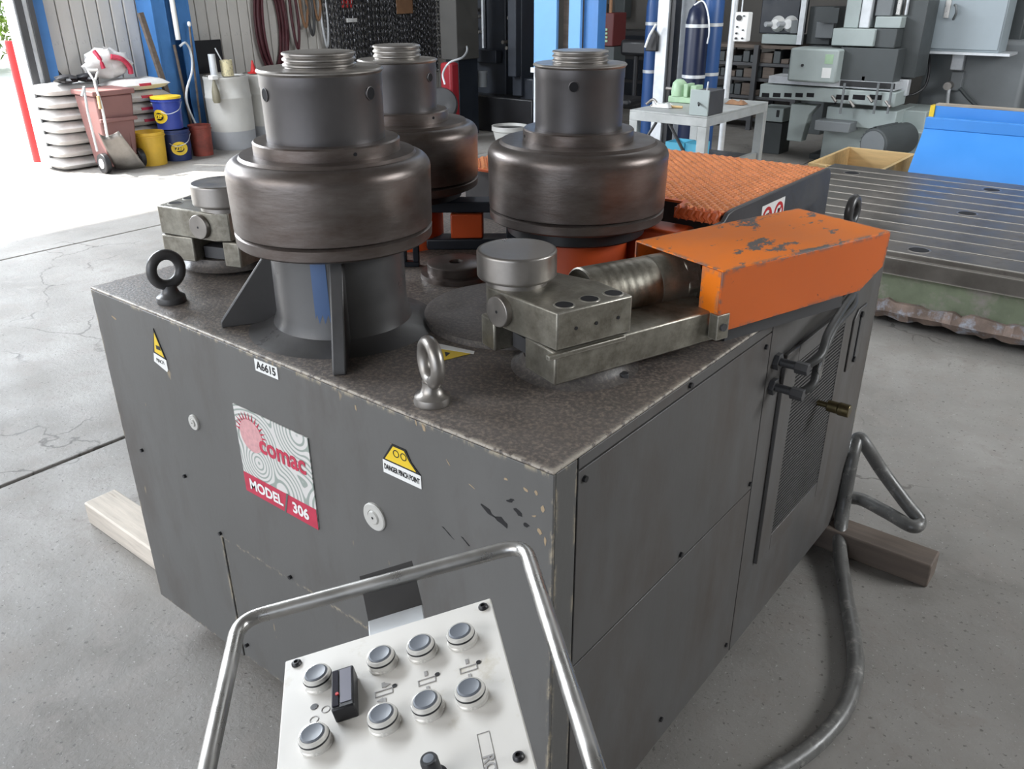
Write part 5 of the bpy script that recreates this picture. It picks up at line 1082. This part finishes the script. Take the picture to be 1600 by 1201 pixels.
# pails
def pail(px, py, r_, h, mt_, lab, lid=None, z0=0.0, at=None, badge=False, grp=None, handle=True):
    p = at or on(px, py, 0); e = empty('pail', (p.x, p.y, z0), lab, 'bucket', grp)
    MB().lathe([(0, z0), (r_*0.88, z0), (r_*0.97, z0+h*0.86), (r_*1.04, z0+h*0.87), (r_*1.04, z0+h*0.90), (r_*0.99, z0+h*0.91), (r_, z0+h), (r_*0.95, z0+h), (r_*0.85, z0+0.03), (0, z0+0.03)], (p.x, p.y, 0), 36).build('pail_body', M[mt_], e)
    if lid: MB().lathe([(r_*1.03, z0+h*0.95), (r_*1.05, z0+h*0.96), (r_*1.05, z0+h*1.02), (r_*0.9, z0+h*1.03), (0, z0+h*1.02)], (p.x, p.y, 0), 36).build('lid', M[lid], e)
    d = Vector((CAM.x-p.x, CAM.y-p.y, 0)).normalized()
    if handle:
        s_ = Vector((-d.y, d.x, 0)); MB().tube(bez([p+s_*r_*1.03+Vector((0, 0, z0+h*0.82)), p+s_*r_*0.7+d*r_*0.85+Vector((0, 0, z0+h*0.60)), p-s_*r_*0.2+d*r_*1.05+Vector((0, 0, z0+h*0.52)), p-s_*r_*1.03+Vector((0, 0, z0+h*0.82))]), 0.004, 6).build('bail', M['galv'], e)
    if badge:
        a = math.atan2(d.y, d.x)+badge; vs = []; n = 20
        for (k, mt2, ex) in ((1.0, 'yellow', 0.004), (0.55, 'black', 0.006)):
            vs = []
            for i in range(n):
                t_ = 2*PI*i/n; aa = a+0.62*k*math.cos(t_); vs.append((p.x+(r_*0.95+ex)*math.cos(aa), p.y+(r_*0.95+ex)*math.sin(aa), z0+h*0.42+h*0.22*k*math.sin(t_)))
            MB().add(vs+[(sum(v[0] for v in vs)/n+0.012*d.x, sum(v[1] for v in vs)/n+0.012*d.y, z0+h*0.42)], [(i, (i+1) % n, n) for i in range(n)]).build('badge', M[mt2], e)
        tM = Matrix.Translation((p.x+(r_*0.95+0.012)*math.cos(a), p.y+(r_*0.95+0.012)*math.sin(a), z0+h*0.42)) @ Matrix(((-math.sin(a), 0, math.cos(a), 0), (math.cos(a), 0, math.sin(a), 0), (0, 1, 0, 0), (0, 0, 0, 1)))
        text('lettering', 'ZEP', 0.058, tM, M['yellow'], e, bold=0.0025, depth=0.002)
    return e
pa = on(278, 238, 0)
pail(0, 0, 0.150, 0.325, 'pailnavy', 'dark blue pail with yellow oval badge, lower of the stacked pair', None, 0.0, Vector((-8.16, 4.19, 0)), 0.15)
pail(0, 0, 0.150, 0.325, 'pailblue', 'bright blue pail with yellow lid, upper of the stacked pair', 'yellow', 0.336, Vector((-8.18, 4.16, 0)), -0.7)
pail(0, 0, 0.160, 0.34, 'pailyellow', 'yellow plastic pail at the foot of the sack stack', None, 0.0, Vector((-8.14, 3.87, 0)), handle=False)
pail(0, 0, 0.125, 0.33, 'pailred', 'rusty red pail between the blue pails and the white drum', None, 0.0, Vector((-8.19, 4.51, 0)), handle=False)
# drums
def drum(x, y_, r_, h, lab, e_extra=False):
    e = empty('plastic_drum', (x, y_, 0), lab, 'drum', None)
    MB().lathe([(0, 0), (r_*0.94, 0), (r_*0.98, 0.03), (r_, h*0.26)], (x, y_, 0), 48).build('lower_body', M['drumlow'], e)
    MB().lathe([(r_, h*0.261), (r_*1.01, h*0.45), (r_*1.005, h*0.70), (r_*1.02, h*0.71), (r_*1.02, h*0.73), (r_*1.0, h*0.74), (r_*0.97, h*0.95), (r_*0.99, h*0.96), (r_*0.99, h), (r_*0.93, h), (r_*0.92, h*0.985), (0, h*0.985)], (x, y_, 0), 48).build('upper_body', M['drum'], e)
    return e
drum(-8.33, 5.03, 0.255, 0.80, 'large dirty white plastic drum with black board behind it')
d2_ = drum(-8.38, 5.58, 0.255, 0.79, 'second white plastic drum half hidden behind the first roll')
# on the drums
zd = 0.80
MB().box(WX+0.16, WX+0.19, 4.90, 5.32, 0.80, 1.16).build('black_board', M['black'], label='black square board standing on the white drum against the wall', cat='board', bevel=0.003)
can = empty('brush_can', (-8.30, 5.0, zd), 'paint splashed cream tin with a brush on the white drum', 'tin')
MB().lathe([(0, zd), (0.068, zd), (0.068, zd+0.17), (0.06, zd+0.17), (0.055, zd+0.02), (0, zd+0.02)], (-8.28, 5.03, 0), 24).build('tin', mat('splashed cream tin', (0.62, 0.55, 0.34), 0.5, 0, col2=(0.15, 0.14, 0.12), amt2=0.4, scale2=30, var=0.1), can)
MB().tube([(-8.28, 5.0, zd+0.12), (-8.30, 4.93, zd+0.30)], 0.008, 6).build('brush_handle', M['galv'], can)
MB().lathe([(0, zd), (0.04, zd), (0.04, zd+0.24), (0, zd+0.24)], (-8.30, 4.87, 0), 20).build('spray_can', M['galv'], label='slim metal can left of the cream tin on the drum', cat='can')
cn = MB(); cn.lathe([(0.07, 0.79), (0.07, 0.80), (0.035, 0.81), (0.008, 0.93), (0, 0.935)], (-8.42, 5.48, 0), 20); cn.build('funnel', M['red'], label='small red cone standing on the second white drum', cat='funnel')
# poles and rods leaning
def rod(name, p, q, r_, mt_, lab, cat): return MB().cyl(p, q, r_, 10).build(name, M[mt_], label=lab, cat=cat)
b0_ = xp(247, 104, WX+0.40); t0_ = xp(219, 20, WX+0.365)
ex_ = b0_ + (b0_-t0_)*(b0_.z/(t0_.z-b0_.z)); MB().tube([ex_, t0_], 0.036, 4).build('wooden_post', M['wooddark'], label='dark brown wooden post leaning left of the blue column', cat='post')
rod('rod', Vector((-8.50, 4.62, 0)), xp(272, 70, WX+0.38), 0.016, 'wooddark', 'thin rusty rod leaning on the middle of the blue column', 'rod')
rod('rod', Vector((-8.42, 4.66, 0)), xp(296, 42, WX+0.40), 0.012, 'wooddark', 'dark rod with white tip leaning on the right of the blue column', 'rod')
a_ = xp(296, 40, WX+0.41); MB().lathe([(0, -0.02), (0.02, 0), (0.022, 0.02), (0.015, 0.04), (0, 0.045)], a_, 12).build('knob', M['white'], label='small white knob on the dark rod tip', cat='knob')
MB().tube(bez([Vector((-8.40, 4.72, 0.0)), xp(292, 160, -8.45), xp(300, 110, -8.48), xp(298, 82, -8.5), xp(290, 67, -8.5), xp(281, 72, -8.5)]), 0.013, 8).build('hooked_cane', M['galv'], label='pale metal cane with curved hook before the blue column', cat='cane')
jg = empty('spray_bottle', Vector((-8.155, 4.76, 0.55)), 'olive spray bottle hooked by its white trigger on the drum rim', 'bottle')
a_ = Vector((-8.155, 4.76, 0.54)); MB().lathe([(0, 0), (0.035, 0.0), (0.045, 0.03), (0.042, 0.12), (0.018, 0.22), (0.012, 0.25), (0, 0.25)], a_, 20).build('bottle_body', mat('olive bottle', (0.22, 0.20, 0.14), 0.4), jg)
MB().box(a_.x-0.06, a_.x+0.02, a_.y-0.03, a_.y+0.05, a_.z+0.245, a_.z+0.29).build('trigger', M['white'], jg, bevel=0.008)

# hose coil, slings, chains
hcx = MB()
for k in range(9):
    y0_ = xp(424, 40, WX+0.1).y; n = 28
    hcx.tube([(WX+0.04+0.012*k, y0_+(0.17+0.015*(k % 4))*math.cos(2*PI*i/n)+0.012*(k % 3), 1.28+(0.52+0.02*(k % 5))*math.sin(2*PI*i/n)) for i in range(n)], 0.017, 8, closed=True)
hcx.build('hose_coil', M['hosered'], label='dark red rubber hose coiled and hung on the boarded wall', cat='hose')
MB().box(WX+0.02, WX+0.07, 6.30, 9.2, 1.72, 1.77).build('hanging_rail', M['darkgrey'], label='steel rail on the wall carrying slings and chains', cat='rail')
sl = [(440, 'hosered', 6.5, 'dark red', 0.75), (452, 'tan', 6.66, 'brown', 0.50), (461, 'darkgrey', 6.76, 'charcoal', 0.60), (469, 'tan', 6.88, 'rust brown', 0.42), (478, 'galv', 6.98, 'pale grey', 0.75)]
for px, mt_, yy, cn_, L_ in sl:
    e = MB(); e.tube(bez([(WX+0.09, yy-0.04, 1.74), (WX+0.11, yy-0.05, 1.74-L_*0.6), (WX+0.11, yy, 1.74-L_), (WX+0.11, yy+0.05, 1.74-L_*0.6), (WX+0.09, yy+0.04, 1.74)]), 0.018, 6)
    e.build('sling', M[mt_], label=cn_+' lifting sling hanging between the hose coil and the chains', cat='sling', group='slings on the wall rail')
for k in range(3):
    yy = 7.28+0.07*k
    e = MB(); e.tube(bez([(WX+0.13, yy, 1.74), (WX+0.15, yy+0.01, 1.6), (WX+0.14, yy, 1.46)]), 0.022, 8)
    e.build('red_strap', M['red'], label=('left', 'middle', 'right')[k]+' one of three red ratchet straps hanging over the chains', cat='strap', group='red straps over the chains')
lk_ = MB()
def link(mb, c, yaw, L_=0.052, Wd=0.018, r_=0.006):
    pts_ = []
    for i in range(10):
        a = 2*PI*i/10; pts_.append(Vector((Wd*math.cos(a)*math.cos(yaw)*0.9, Wd*math.cos(a)*math.sin(yaw)*0.9, L_/2*math.sin(a)))+c)
    mb.tube(pts_, r_, 4, closed=True)
lens = [1.15, 0.95, 1.2, 1.05]
protos = []
for L_ in lens:
    mb = MB(); z_ = 0
    k = 0
    while z_ < L_:
        link(mb, Vector((0, 0.004*math.sin(k*1.3), -z_-0.026)), (k % 2)*PI/2+0.5, 0.062, 0.024, 0.0075); z_ += 0.048; k += 1
    me_o = mb.build('chain', M['chain'], org=(0, 0, 0), smooth=60, recalc=True); protos.append(me_o)
yy = 7.02; k = 0; first = set()
while yy < 9.15:
    for row in (0, 1):
        i_ = (k+row) % 4; pr0 = protos[i_]
        if i_ in first: o = pr0.copy(); C.objects.link(o)
        else: o = pr0; first.add(i_)
        o.location = (WX+0.09+0.06*row, yy+0.03*row, 1.715-0.02*row); o.rotation_euler = (0, 0, random.random()*3)
        o['label'] = 'steel lifting chain hanging in the row on the wall rail'; o['category'] = 'chain'; o['group'] = 'chains on the wall rail'
    yy += 0.074; k += 1
for px, yy, n_ in ((610, 8.38, 'brown leather apron hanging among the chains'),):
    MB().box(WX+0.19, WX+0.205, yy-0.16, yy+0.16, 1.36, 1.66).build('apron', M['tan'], label=n_, cat='apron', bevel=0.006)
MB().box(WX+0.19, WX+0.21, 7.28, 7.46, 1.28, 1.33).build('chain_tag', M['white'], label='white tag plate hanging below the red straps', cat='tag', bevel=0.004)
